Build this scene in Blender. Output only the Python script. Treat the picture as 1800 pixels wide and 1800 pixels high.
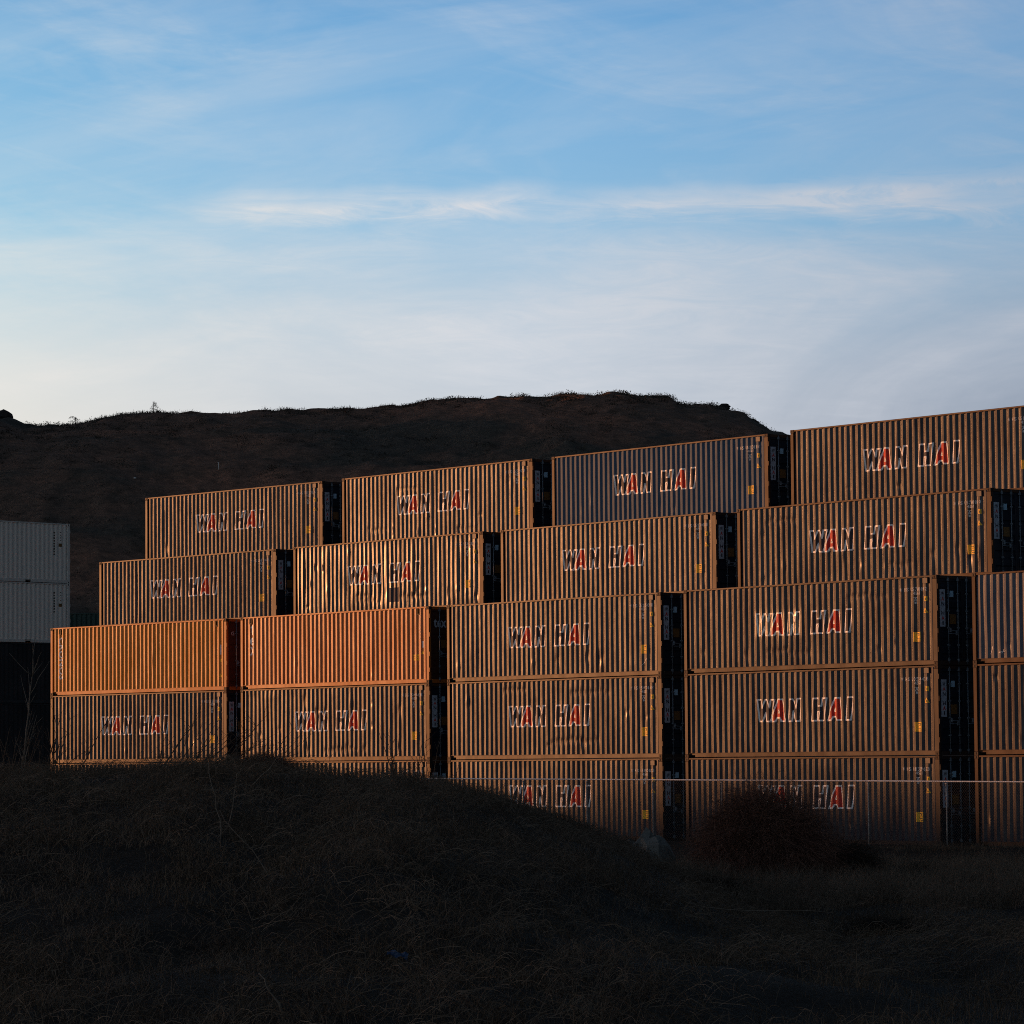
import bpy, math, random
import numpy as np
from mathutils import Matrix, Vector
from mathutils.geometry import tessellate_polygon
rad = math.radians
random.seed(7); RNG = np.random.default_rng(11)
for o in list(bpy.data.objects): bpy.data.objects.remove(o)
scene = bpy.context.scene
COL = scene.collection

# ------------------------------------------------------------------ camera
CAM = np.array([109.08969, -87.84321, 2.77778])
YAW, PITCH, ROLL, FPX = -0.87363, 0.06691, -0.00818, 6577.22
fwd = np.array([math.sin(YAW)*math.cos(PITCH), math.cos(YAW)*math.cos(PITCH), math.sin(PITCH)])
rgt = np.array([math.cos(YAW), -math.sin(YAW), 0.0])
upv = np.cross(rgt, fwd)
cr, sr = math.cos(ROLL), math.sin(ROLL)
R2, U2 = cr*rgt + sr*upv, -sr*rgt + cr*upv
cd = bpy.data.cameras.new('camera'); cam = bpy.data.objects.new('camera', cd); COL.objects.link(cam)
cd.sensor_width = 36; cd.lens = 36*FPX/1800; cd.clip_start = 0.5; cd.clip_end = 9000
M = Matrix.Identity(4)
for i in range(3):
    M[i][0], M[i][1], M[i][2], M[i][3] = R2[i], U2[i], -fwd[i], CAM[i]
cam.matrix_world = M
scene.camera = cam
AX = rgt[:2].copy()                                   # across the view, on the ground
DX = np.array([math.sin(YAW), math.cos(YAW)])          # away from the camera, on the ground

def world(a, d):
    return CAM[0] + AX[0]*a + DX[0]*d, CAM[1] + AX[1]*a + DX[1]*d
def local(x, y):
    dx, dy = x - CAM[0], y - CAM[1]
    return dx*AX[0] + dy*AX[1], dx*DX[0] + dy*DX[1]

# ------------------------------------------------------------------ sun, sky
SUN_AZ = math.atan2(-0.395, -0.918)                     # direction towards the sun on the ground
SUN_EL = rad(6.0)
SUNV = np.array([math.cos(SUN_AZ)*math.cos(SUN_EL), math.sin(SUN_AZ)*math.cos(SUN_EL), math.sin(SUN_EL)])
ld = bpy.data.lights.new('sun', 'SUN'); ld.energy = 3.9; ld.angle = rad(0.53); ld.color = (1.0, 0.41, 0.158)
sun = bpy.data.objects.new('sun', ld); COL.objects.link(sun)
sun.rotation_euler = Vector(SUNV).to_track_quat('Z', 'Y').to_euler()
sun.location = (-200, -150, 120)

def nodes_of(tree):
    tree.nodes.clear()
    return tree.nodes, tree.links
def mathn(N, L, op, a, b=None, c=None, clamp=False):
    n = N.new('ShaderNodeMath'); n.operation = op; n.use_clamp = clamp
    for i, v in enumerate((a, b, c)):
        if v is None: continue
        if isinstance(v, (int, float)): n.inputs[i].default_value = v
        else: L.new(v, n.inputs[i])
    return n.outputs[0]
def mixc(N, L, f, a, b, mode='MIX'):
    n = N.new('ShaderNodeMix'); n.data_type = 'RGBA'; n.blend_type = mode
    for s, v in ((n.inputs[0], f), (n.inputs[6], a), (n.inputs[7], b)):
        if hasattr(v, 'is_linked') or hasattr(v, 'links'): L.new(v, s)
        elif isinstance(v, (int, float)): s.default_value = v
        else: s.default_value = tuple(v) + (1,)*(4-len(v))
    return n.outputs[2]
def ramp(N, L, f, stops, interp='LINEAR'):
    n = N.new('ShaderNodeValToRGB'); n.color_ramp.interpolation = interp
    e = n.color_ramp.elements
    while len(e) > 1: e.remove(e[-1])
    for i, (p, c) in enumerate(stops):
        if isinstance(c, (int, float)): c = (c, c, c)
        if i == 0: e[0].position = p; e[0].color = tuple(c)+(1,)
        else:
            x = e.new(p); x.color = tuple(c)+(1,)
    L.new(f, n.inputs[0]); return n.outputs[0]
def noise(N, L, vec, scale, detail=4, rough=0.55, dist=0.0):
    n = N.new('ShaderNodeTexNoise'); n.inputs['Scale'].default_value = scale
    n.inputs['Detail'].default_value = detail; n.inputs['Roughness'].default_value = rough
    n.inputs['Distortion'].default_value = dist
    L.new(vec, n.inputs['Vector']); return n.outputs['Fac']
def comb(N, L, x, y, z):
    n = N.new('ShaderNodeCombineXYZ')
    for i, v in enumerate((x, y, z)):
        if isinstance(v, (int, float)): n.inputs[i].default_value = v
        else: L.new(v, n.inputs[i])
    return n.outputs[0]

W = bpy.data.worlds.new('World'); scene.world = W; W.use_nodes = True
N, L = nodes_of(W.node_tree)
tc = N.new('ShaderNodeTexCoord'); sep = N.new('ShaderNodeSeparateXYZ'); L.new(tc.outputs['Generated'], sep.inputs[0])
sky = N.new('ShaderNodeTexSky'); sky.sky_type = 'NISHITA'; sky.sun_disc = False
sky.sun_elevation = SUN_EL; sky.sun_rotation = math.atan2(SUNV[0], SUNV[1]); sky.air_density = 1.0; sky.dust_density = 0.6; sky.ozone_density = 2.0
SX, SY, SZ = sep.outputs
el = SZ
# azimuth, measured on the compass round the place: 0 along the stacks' far diagonal, growing clockwise
az = mathn(N, L, 'ADD', mathn(N, L, 'MULTIPLY', SX, float(AX[0])), mathn(N, L, 'MULTIPLY', SY, float(AX[1])))
skyc = mixc(N, L, 1.0, sky.outputs[0], (0.100, 0.088, 0.084), 'MULTIPLY')
base = ramp(N, L, mathn(N, L, 'MULTIPLY', el, 4.0), [
    (0.00, (0.50, 0.50, 0.53)), (0.34, (0.52, 0.56, 0.61)), (0.42, (0.50, 0.58, 0.66)), (0.50, (0.40, 0.555, 0.69)),
    (0.57, (0.275, 0.510, 0.72)), (0.66, (0.215, 0.455, 0.71)), (0.76, (0.175, 0.405, 0.68)), (0.84, (0.150, 0.355, 0.635)), (1.0, (0.09, 0.22, 0.43))])
# brighter and creamier towards the sun, greyer away from it
sidef = mathn(N, L, 'MULTIPLY_ADD', az, 3.2, 0.5, clamp=True)
sidec = ramp(N, L, sidef, [(0.0, (1.62, 1.42, 1.16)), (0.3, (1.18, 1.12, 1.06)), (0.55, (0.98, 0.98, 1.0)), (0.8, (0.70, 0.73, 0.80)), (1.0, (0.52, 0.56, 0.65))])
lowf = ramp(N, L, el, [(0.085, 1.0), (0.15, 0.45), (0.21, 0.35)])
base = mixc(N, L, lowf, base, mixc(N, L, 1.0, base, sidec, 'MULTIPLY'))
# thin cirrus veils
def nz(sa, se, off, shear, det, ro, di):
    u = mathn(N, L, 'MULTIPLY_ADD', el, shear*se, mathn(N, L, 'MULTIPLY', az, sa))
    return noise(N, L, comb(N, L, u, mathn(N, L, 'MULTIPLY', el, se), off), 1.0, det, ro, di)
n1 = nz(7.0, 26.0, 1.3, 0.0, 8, 0.58, 0.8)
n2 = nz(12.0, 34.0, 4.7, 0.9, 7, 0.60, 1.2)
n3 = nz(30.0, 170.0, 2.2, 0.12, 9, 0.70, 1.1)
n4 = nz(9.0, 20.0, 8.2, -1.2, 7, 0.6, 0.7)
c1 = ramp(N, L, n1, [(0.38, 0.0), (0.66, 1.0)])
c2 = ramp(N, L, n2, [(0.46, 0.0), (0.66, 1.0)])
c3 = ramp(N, L, n3, [(0.36, 0.0), (0.62, 1.0)])
c4 = ramp(N, L, n4, [(0.46, 0.0), (0.72, 1.0)])
low = ramp(N, L, el, [(0.095, 0.85), (0.125, 0.80), (0.140, 0.30), (0.155, 0.06), (0.21, 0.10)])
veil = mathn(N, L, 'MULTIPLY', mathn(N, L, 'MULTIPLY', c1, low), mathn(N, L, 'MULTIPLY_ADD', c3, 0.35, 0.65))
fibre = mathn(N, L, 'MULTIPLY_ADD', c3, 0.6, 0.4)
veil = mathn(N, L, 'ADD', veil, mathn(N, L, 'MULTIPLY', mathn(N, L, 'MULTIPLY', c2, 0.20), fibre))
veil = mathn(N, L, 'ADD', veil, mathn(N, L, 'MULTIPLY', c4, 0.26))
# one long bright ragged streak about 8.4 degrees up
wob = nz(13.0, 4.0, 9.1, 0.0, 4, 0.6, 0.4)
ctr = mathn(N, L, 'MULTIPLY_ADD', wob, 0.014, 0.1412)
sgn = mathn(N, L, 'SUBTRACT', el, ctr)
dist = mathn(N, L, 'ABSOLUTE', mathn(N, L, 'ADD', sgn, mathn(N, L, 'MULTIPLY_ADD', n3, 0.006, -0.003)))
band = ramp(N, L, mathn(N, L, 'MULTIPLY', dist, 100.0), [(0.0, 1.0), (0.20, 0.66), (0.62, 0.0)], 'EASE')
along = ramp(N, L, mathn(N, L, 'MULTIPLY_ADD', az, 3.5, 0.5), [(0.20, 0.0), (0.26, 0.9), (0.48, 1.0), (0.55, 0.62), (0.63, 0.85), (0.82, 1.0), (0.98, 0.8)])
streak = mathn(N, L, 'MULTIPLY', mathn(N, L, 'MULTIPLY', band, along), mathn(N, L, 'MULTIPLY_ADD', c3, 0.6, 0.4))
ctr2 = mathn(N, L, 'MULTIPLY_ADD', az, 0.045, 0.1475)
d2 = mathn(N, L, 'ABSOLUTE', mathn(N, L, 'ADD', mathn(N, L, 'SUBTRACT', el, ctr2), mathn(N, L, 'MULTIPLY_ADD', n3, 0.010, -0.005)))
b2 = ramp(N, L, mathn(N, L, 'MULTIPLY', d2, 100.0), [(0.0, 1.0), (0.15, 0.6), (0.42, 0.0)], 'EASE')
al2 = ramp(N, L, mathn(N, L, 'MULTIPLY_ADD', az, 3.5, 0.5), [(0.70, 0.0), (0.80, 0.9), (1.0, 0.8)])
streak = mathn(N, L, 'ADD', streak, mathn(N, L, 'MULTIPLY', mathn(N, L, 'MULTIPLY', b2, al2), mathn(N, L, 'MULTIPLY', c3, 0.75)), clamp=True)
veil = mathn(N, L, 'ADD', veil, mathn(N, L, 'MULTIPLY', streak, 0.72), clamp=True)
cloudc = ramp(N, L, sidef, [(0.0, (0.82, 0.80, 0.75)), (0.5, (0.66, 0.69, 0.74)), (1.0, (0.46, 0.50, 0.58))])
near = mixc(N, L, veil, base, cloudc)
hi = ramp(N, L, el, [(0.20, 0.0), (0.36, 1.0)])
final = mixc(N, L, hi, near, skyc)
ground_dark = ramp(N, L, el, [(0.0, 0.0), (0.02, 1.0)])
final = mixc(N, L, ground_dark, (0.02, 0.018, 0.016), final)
# the sky opposite the sun is much darker at this hour
anti = mathn(N, L, 'ADD', mathn(N, L, 'MULTIPLY', SX, float(-SUNV[0])), mathn(N, L, 'MULTIPLY', SY, float(-SUNV[1])))
antif = ramp(N, L, mathn(N, L, 'MULTIPLY_ADD', anti, 0.5, 0.5), [(0.0, 1.0), (0.62, 1.0), (0.85, (0.34, 0.31, 0.28)), (1.0, (0.26, 0.235, 0.21))])
final = mixc(N, L, 1.0, final, antif, 'MULTIPLY')
# warm afterglow low down round the sun's bearing
sdot = mathn(N, L, 'MULTIPLY', anti, -1.0)
gf = mathn(N, L, 'MULTIPLY', ramp(N, L, sdot, [(0.72, 0.0), (0.90, 0.6), (1.0, 1.0)]), ramp(N, L, el, [(0.0, 1.0), (0.18, 0.8), (0.45, 0.0)]))
final = mixc(N, L, gf, final, (1.5, 0.62, 0.20))
bg = N.new('ShaderNodeBackground'); bg.inputs[1].default_value = 1.0; L.new(final, bg.inputs[0])
wo = N.new('ShaderNodeOutputWorld'); L.new(bg.outputs[0], wo.inputs[0])

scene.view_settings.view_transform = 'Standard'; scene.view_settings.look = 'None'
scene.view_settings.exposure = 0.0; scene.view_settings.gamma = 1.0
scene.render.engine = 'CYCLES'; scene.cycles.max_bounces = 5; scene.cycles.use_denoising = False; scene.cycles.filter_width = 1.0

# ------------------------------------------------------------------ materials
def principled(name):
    m = bpy.data.materials.new(name); m.use_nodes = True
    N, L = nodes_of(m.node_tree)
    b = N.new('ShaderNodeBsdfPrincipled'); o = N.new('ShaderNodeOutputMaterial'); L.new(b.outputs[0], o.inputs[0])
    t = N.new('ShaderNodeTexCoord')
    return m, N, L, b, t.outputs['Object']
def mapping(N, L, vec, scale=(1, 1, 1), loc=(0, 0, 0)):
    n = N.new('ShaderNodeMapping'); n.inputs['Scale'].default_value = scale; n.inputs['Location'].default_value = loc
    L.new(vec, n.inputs['Vector']); return n.outputs[0]
def paint(name, base, rough=0.45, rust=0.25, dust=0.35, seed=0.0, dustc=(0.17, 0.125, 0.09), rustc=(0.10, 0.035, 0.014), metal=0.0, spec=0.45):
    m, N, L, b, oc = principled(name)
    vs = mapping(N, L, oc, (2.2, 2.2, 0.35), (seed*3.1, seed, seed*1.7))
    vf = mapping(N, L, oc, (7, 7, 1.1), (seed, seed*2.3, 0))
    streaks = noise(N, L, vs, 1.6, 6, 0.6)
    fine = noise(N, L, vf, 2.0, 6, 0.65)
    col = mixc(N, L, ramp(N, L, streaks, [(0.35, 0.0), (0.75, dust)]), base, dustc)
    col = mixc(N, L, ramp(N, L, fine, [(0.60 - 0.1*rust, 0.0), (0.74, min(1, rust*2.2))]), col, rustc)
    L.new(col, b.inputs['Base Color'])
    L.new(ramp(N, L, streaks, [(0.3, rough - 0.03), (0.7, rough + 0.04)]), b.inputs['Roughness'])
    bump = N.new('ShaderNodeBump'); bump.inputs['Strength'].default_value = 0.12; bump.inputs['Distance'].default_value = 0.003
    L.new(ramp(N, L, noise(N, L, mapping(N, L, oc, (1.3, 1.3, .5), (seed*1.9, 2, seed)), 1.1, 6, .65), [(0.36, spec*1.12), (0.66, spec*.55)]), b.inputs['Specular IOR Level'])
    L.new(noise(N, L, mapping(N, L, oc, (9, 9, 3), (seed, 0, 0)), 1.0, 4), bump.inputs['Height']); L.new(bump.outputs[0], b.inputs['Normal'])
    b.inputs['Metallic'].default_value = metal
    return m
def plain(name, base, rough=0.6, var=0.3, scale=6.0, metal=0.0, spec=0.5):
    m, N, L, b, oc = principled(name)
    f = noise(N, L, oc, scale, 5, 0.6)
    col = mixc(N, L, ramp(N, L, f, [(0.3, 0.0), (0.7, 1.0)]), tuple(c*(1-var) for c in base), tuple(min(1, c*(1+var)) for c in base))
    L.new(col, b.inputs['Base Color']); b.inputs['Roughness'].default_value = rough; b.inputs['Metallic'].default_value = metal
    b.inputs['Specular IOR Level'].default_value = spec
    return m
MAT = {
 'frame_blue': paint('frame_blue_paint', (0.030, 0.020, 0.020), 0.40, 1.1, 0.35, 3.0, dustc=(.075,.04,.022), rustc=(.07,.026,.010), spec=.24),
 'frame_rusty': paint('frame_rusty_paint', (0.05, 0.024, 0.014), 0.46, 1.5, 0.5, 5.0, dustc=(.10,.045,.020), rustc=(0.09, 0.030, 0.010), spec=.22),
 'frame_orange': paint('frame_orange_paint', (0.42, 0.125, 0.018), 0.46, 0.35, 0.3, 6.0, dustc=(0.25, 0.09, 0.02), spec=.3),
 'frame_white': paint('frame_grey_paint', (0.80, 0.76, 0.70), 0.6, 0.3, 0.3, 8.0, dustc=(0.2, 0.19, 0.17)),
 'frame_dark': paint('frame_dark_paint', (0.02, 0.025, 0.03), 0.6, 0.3, 0.3, 9.0, dustc=(0.03, 0.03, 0.028)),
 'frame_green': paint('frame_green_paint', (0.010, 0.045, 0.040), 0.6, 0.2, 0.2, 9.5, dustc=(0.03, 0.05, 0.045)),
 'casting': paint('corner_casting_steel', (0.035, 0.024, 0.02), 0.55, 1.3, 0.4, 2.0, dustc=(.07,.045,.03), rustc=(0.08, 0.03, 0.013), spec=.2),
 'hole': plain('casting_hole_dark', (0.006, 0.005, 0.005), 0.9),
 'door_blue': paint('door_blue_paint', (0.006, 0.011, 0.025), 0.5, 0.3, 0.15, 12.0, dustc=(0.02, 0.02, 0.026), spec=.3),
 'door_brown': paint('door_brown_paint', (0.05, 0.015, 0.008), 0.6, 0.3, 0.15, 13.0, dustc=(0.05, 0.03, 0.02)),
 'door_white': paint('door_grey_paint', (0.33, 0.33, 0.32), 0.6, 0.3, 0.15, 14.0),
 'rod': plain('lock_rod_steel', (0.16, 0.20, 0.24), 0.45, 0.3, 4.0, 0.3),
 'white_mark': plain('white_marking_paint', (0.92, 0.91, 0.90), 0.36, 0.06),
 'gloss_mark': plain('fresh_glossy_white_paint', (0.92, 0.90, 0.85), 0.22, 0.06, spec=1.0),
 'gloss_navy': plain('fresh_glossy_navy_paint', (0.03, 0.028, 0.04), 0.24, 0.2, spec=.9),
 'grey_mark': plain('faded_white_marking', (0.62, 0.60, 0.60), 0.5, 0.2),
 'navy_mark': plain('navy_marking_paint', (0.028, 0.026, 0.040), 0.62, 0.35, 5.0, spec=.35),
 'red_mark': plain('red_marking_paint', (0.50, 0.016, 0.012), 0.55, 0.25, 5.0, spec=.3),
 'yellow_mark': plain('yellow_sticker', (0.90, 0.50, 0.02), 0.55, 0.12, 20.0),
 'black_mark': plain('black_print', (0.02, 0.015, 0.012), 0.6, 0.1),
 'decal_white': plain('door_decal_white', (0.42, 0.50, 0.60), 0.6, 0.25, 9.0),
 'decal_blue': plain('pale_blue_sticker', (0.35, 0.60, 0.80), 0.6, 0.1),
 'decal_dim': plain('dim_yellow_placard', (0.16, 0.075, 0.01), 0.6, 0.3, 14.0),
 'vent': plain('vent_cover_grey', (0.10, 0.085, 0.07), 0.55, 0.2),
 'steel': plain('galvanised_steel', (0.80, 0.76, 0.74), 0.42, 0.12, 8.0, 0.0),
 'post': plain('weathered_post_steel', (0.42, 0.37, 0.34), 0.6, 0.5, 5.0),
 'wire': plain('chain_link_wire', (0.06, 0.055, 0.05), 0.8, 0.2, 8.0, 0.0),
 'roof': paint('roof_paint', (0.03, 0.035, 0.05), 0.6, 0.8, 0.5, 20.0),
}

# ------------------------------------------------------------------ mesh helpers
class MB:
    def __init__(s): s.v = []; s.f = []; s.sm = []
    def quad(s, pts, smooth=False):
        i = len(s.v); s.v += [tuple(p) for p in pts]; s.f.append(tuple(range(i, i+len(pts)))); s.sm.append(smooth)
    def box(s, x0, x1, y0, y1, z0, z1, bev=0.0):
        if bev:
            # chamfered in plan and elevation: eight-sided prism with inset caps
            b = bev; n = 0
            ring = lambda z, k: [(x0+b+k, y0+k, z), (x1-b-k, y0+k, z), (x1-k, y0+b+k, z), (x1-k, y1-b-k, z), (x1-b-k, y1-k, z), (x0+b+k, y1-k, z), (x0+k, y1-b-k, z), (x0+k, y0+b+k, z)]
            i = len(s.v); rings = [ring(z0, b), ring(z0+b, 0), ring(z1-b, 0), ring(z1, b)]
            for r in rings: s.v += r
            for k in range(3):
                for j in range(8):
                    s.f.append((i+k*8+j, i+k*8+(j+1) % 8, i+(k+1)*8+(j+1) % 8, i+(k+1)*8+j)); s.sm.append(False)
            s.f.append(tuple(i+j for j in range(7, -1, -1))); s.f.append(tuple(i+24+j for j in range(8))); s.sm += [False, False]
            return
        i = len(s.v)
        s.v += [(x0, y0, z0), (x1, y0, z0), (x1, y1, z0), (x0, y1, z0), (x0, y0, z1), (x1, y0, z1), (x1, y1, z1), (x0, y1, z1)]
        for q in ((3, 2, 1, 0), (4, 5, 6, 7), (0, 1, 5, 4), (1, 2, 6, 5), (2, 3, 7, 6), (3, 0, 4, 7)):
            s.f.append(tuple(i+k for k in q)); s.sm.append(False)
    def tube(s, pts, radii, n=6, smooth=True):
        i0 = len(s.v); pts = [Vector(p) for p in pts]
        for k, p in enumerate(pts):
            d = (pts[min(k+1, len(pts)-1)] - pts[max(k-1, 0)]).normalized()
            a = d.cross(Vector((0, 0, 1)) if abs(d.z) < .9 else Vector((1, 0, 0))).normalized(); b = d.cross(a)
            for j in range(n):
                t = 2*math.pi*j/n; s.v.append(tuple(p + (a*math.cos(t) + b*math.sin(t))*radii[k]))
        for k in range(len(pts)-1):
            for j in range(n):
                s.f.append((i0+k*n+j, i0+k*n+(j+1) % n, i0+(k+1)*n+(j+1) % n, i0+(k+1)*n+j)); s.sm.append(smooth)
        s.f.append(tuple(i0+j for j in range(n))[::-1]); s.f.append(tuple(i0+(len(pts)-1)*n+j for j in range(n))); s.sm += [False]*2
    def mesh(s, name):
        me = bpy.data.meshes.new(name); me.from_pydata(s.v, [], s.f)
        me.polygons.foreach_set('use_smooth', s.sm); me.update(); return me
def link(name, me, mat, parent=None):
    if mat is not None and not me.materials: me.materials.append(mat)
    o = bpy.data.objects.new(name, me); COL.objects.link(o)
    if mat is not None and me.materials[0] is not mat:
        o.material_slots[0].link = 'OBJECT'; o.material_slots[0].material = mat
    if parent is not None: o.parent = parent
    return o
def tag(o, label=None, cat=None, group=None, kind=None):
    for k, v in (('label', label), ('category', cat), ('group', group), ('kind', kind)):
        if v: o[k] = v
    return o
def empty(name, loc, rz=0.0):
    o = bpy.data.objects.new(name, None); COL.objects.link(o); o.location = loc; o.rotation_euler = (0, 0, rz); o.empty_display_size = .3
    return o

# ------------------------------------------------------------------ shipping container
CL, CW, CH = 12.192, 2.438, 2.896
NP = 43                                               # corrugations per long side
PX0, PX1 = 0.155, CL-0.155
PZ0, PZ1 = 0.165, CH-0.065
def corr_x():
    pitch = (PX1-PX0)/NP; xs = []; ys = []
    for k in range(NP):
        x = PX0 + k*pitch
        # inner flat, slope out, outer flat, slope in
        for f, y in ((0.0, 0.060), (0.21, 0.060), (0.50, 0.013), (0.72, 0.013)):
            xs.append(x + f*pitch); ys.append(y)
    xs.append(PX1); ys.append(0.060)
    return np.array(xs), np.array(ys)
CX, CY = corr_x()
NZ = 34
CZ = np.linspace(PZ0, PZ1, NZ+1)
def smooth(e0, e1, x):
    t = np.clip((x-e0)/(e1-e0), 0, 1); return t*t*(3-2*t)
class Skin:
    """The front side's corrugated sheet with its own dents; also gives the depth at any point for the markings."""
    def __init__(s, seed, dents=8, buckle=0.004, rowdents=0, strong=0, tilt=0.0, spot=None):
        r = np.random.default_rng(seed)
        X, Z = np.meshgrid(CX, CZ, indexing='ij')
        Y = np.repeat(CY[:, None], NZ+1, axis=1)
        edge = np.clip((Z-PZ0)/0.25, 0, 1)*np.clip((PZ1-Z)/0.25, 0, 1)*np.clip((X-PX0)/0.3, 0, 1)*np.clip((PX1-X)/0.3, 0, 1)
        D = np.zeros_like(Y)
        for k in range(7):
            kx, kz, ph = r.uniform(0.25, 1.6), r.uniform(0.4, 2.2), r.uniform(0, 6.28)
            D += buckle*np.sin(kx*X*2 + kz*Z + ph)*r.uniform(0.4, 1.0)
        ridge = r.normal(0, 1, NP+1)*0.0018*(1+strong)            # every fold a little different
        D += np.repeat(ridge, 4)[:len(CX)][:, None]*np.sin((Z-PZ0)/(PZ1-PZ0)*math.pi)
        pitch = (PX1-PX0)/NP
        zz = (CZ-PZ0)/(PZ1-PZ0)
        for k in range(NP):                                         # the flats are never quite parallel
            for i0 in (4*k, 4*k+2):
                m = tilt*(.55+.45*math.sin(k*.33+1.0)) + r.normal(0, .007 + abs(tilt)*.30) + r.normal(0, .004+abs(tilt)*.2)*np.sin(zz*r.uniform(3, 9)+r.uniform(0, 6))
                if spot and spot[0] < CX[i0] < spot[1]: m = m + spot[4]*(smooth(spot[2]-.15, spot[2]+.1, CZ)*(1-smooth(spot[3]-.1, spot[3]+.15, CZ)))
                w = CX[i0+1]-CX[i0]; D[i0] -= m*w/2; D[i0+1] += m*w/2
        def dent(xc, zc, rx, rz, amp):
            nonlocal D
            D += amp*np.exp(-((X-xc)/rx)**2 - ((Z-zc)/rz)**2)
        for k in range(dents):
            i = r.integers(1, NP-1); xc = PX0 + (i+r.choice([0.63, 0.63, 0.5, 0.76]))*pitch
            low = r.random() < 0.65
            dent(xc, r.uniform(0.3, 0.9) if low else r.uniform(0.9, 2.6), r.uniform(0.03, 0.08), r.uniform(0.05, 0.20), r.choice([1, 1, -0.5])*r.uniform(0.012, 0.034))
        for k in range(rowdents):                                   # rows of fork-tip knocks on neighbouring folds
            i0 = r.integers(3, NP-14); zc = r.uniform(0.35, 0.75) if r.random() < .7 else r.uniform(2.1, 2.5)
            for j in range(r.integers(4, 10)):
                dent(PX0 + (i0+j+0.63)*pitch, zc + r.normal(0, 0.03), r.uniform(0.03, 0.06), r.uniform(0.05, 0.10), r.uniform(0.014, 0.028))
        for k in range(strong):
            i = r.integers(8, NP-8)
            dent(PX0 + i*pitch, r.uniform(0.4, 1.5), r.uniform(0.3, 0.8), r.uniform(0.3, 0.6), r.uniform(0.006, 0.016))
        s.Y = Y + D*edge + r.normal(0, 0.0004, Y.shape)*edge
        s.X, s.Z = X, Z
    def depth(s, i, j, x, z):
        tx = (x-CX[i])/(CX[i+1]-CX[i]); tz = (z-CZ[j])/(CZ[j+1]-CZ[j])
        Y = s.Y
        return (Y[i, j]*(1-tx)+Y[i+1, j]*tx)*(1-tz) + (Y[i, j+1]*(1-tx)+Y[i+1, j+1]*tx)*tz
    def mesh(s):
        nx, nz = s.Y.shape
        co = np.stack([s.X, s.Y, s.Z], -1).reshape(-1, 3)
        idx = np.arange(nx*nz).reshape(nx, nz)
        f = np.stack([idx[:-1, :-1], idx[1:, :-1], idx[1:, 1:], idx[:-1, 1:]], -1).reshape(-1, 4)
        me = np_mesh('side_panel', co, f, True)
        ev = np.zeros(len(me.edges)*2, dtype=np.int32); me.edges.foreach_get('vertices', ev); ev = ev.reshape(-1, 2)
        sharp = (ev[:, 0]//nz) == (ev[:, 1]//nz)
        at = me.attributes.new('sharp_edge', 'BOOLEAN', 'EDGE'); at.data.foreach_set('value', sharp)
        return me
def np_mesh(name, co, faces, smooth=False):
    me = bpy.data.meshes.new(name); nf, k = faces.shape
    me.vertices.add(len(co)); me.vertices.foreach_set('co', np.ascontiguousarray(co, dtype=np.float32).ravel())
    me.loops.add(nf*k); me.loops.foreach_set('vertex_index', np.ascontiguousarray(faces, dtype=np.int32).ravel())
    me.polygons.add(nf); me.polygons.foreach_set('loop_start', np.arange(0, nf*k, k, dtype=np.int32))
    me.polygons.foreach_set('loop_total', np.full(nf, k, dtype=np.int32))
    me.polygons.foreach_set('use_smooth', np.full(nf, smooth))
    me.update(calc_edges=True); return me

def clip_half(poly, ax, val, keep_ge):
    out = []; n = len(poly)
    for k in range(n):
        p, q = poly[k], poly[(k+1) % n]
        a = (p[ax]-val) if keep_ge else (val-p[ax]); b = (q[ax]-val) if keep_ge else (val-q[ax])
        if a >= 0: out.append(p)
        if (a > 0 and b < 0) or (a < 0 and b > 0):
            t = a/(a-b); out.append((p[0]+(q[0]-p[0])*t, p[1]+(q[1]-p[1])*t))
    return out
def lay_on(skin, mb, poly, off):
    """cut a flat convex outline (x, z) along the folds and lay it on the sheet"""
    xs = [p[0] for p in poly]; zs = [p[1] for p in poly]
    i0 = max(0, int(np.searchsorted(CX, min(xs))-1)); i1 = min(len(CX)-2, int(np.searchsorted(CX, max(xs))))
    j0 = max(0, int(np.searchsorted(CZ, min(zs))-1)); j1 = min(NZ-1, int(np.searchsorted(CZ, max(zs))))
    for i in range(i0, i1+1):
        pi = clip_half(clip_half(poly, 0, CX[i], True), 0, CX[i+1], False)
        if len(pi) < 3: continue
        for j in range(j0, j1+1):
            pj = clip_half(clip_half(pi, 1, CZ[j], True), 1, CZ[j+1], False)
            if len(pj) < 3: continue
            mb.quad([(x, skin.depth(i, j, x, z)-off, z) for x, z in pj])
def ccw(poly):
    a = sum(poly[k][0]*poly[(k+1) % len(poly)][1]-poly[(k+1) % len(poly)][0]*poly[k][1] for k in range(len(poly)))
    return poly if a > 0 else poly[::-1]

GLY = {
 'W': [[(128,165),(190,165),(205,300),(243,165),(285,165),(318,292),(332,165),(405,165),(328,515),(262,515),(249,375),(215,515),(152,515)]],
 'A': [[(447,160),(525,160),(577,512),(505,512),(492,455),(432,455),(412,515),(345,517)], [(472,318),(452,378),(487,378)]],
 'N': [[(640,160),(692,158),(750,298),(770,150),(828,148),(797,508),(727,510),(695,350),(680,512),(612,515)]],
 'H': [[(1022,148),(1103,145),(1088,268),(1143,265),(1155,145),(1228,142),(1190,500),(1100,500),(1122,358),(1078,360),(1070,502),(982,505)]],
 'B': [[(1347,140),(1430,138),(1465,490),(1390,492),(1370,438),(1325,440),(1300,495),(1238,500)], [(1358,292),(1340,352),(1370,352)]],
 'I': [[(1547,130),(1638,130),(1597,490),(1517,492)]],
}
LX0, LW, LZB, LH = 3.67, 4.6, 1.205, 0.735
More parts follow.
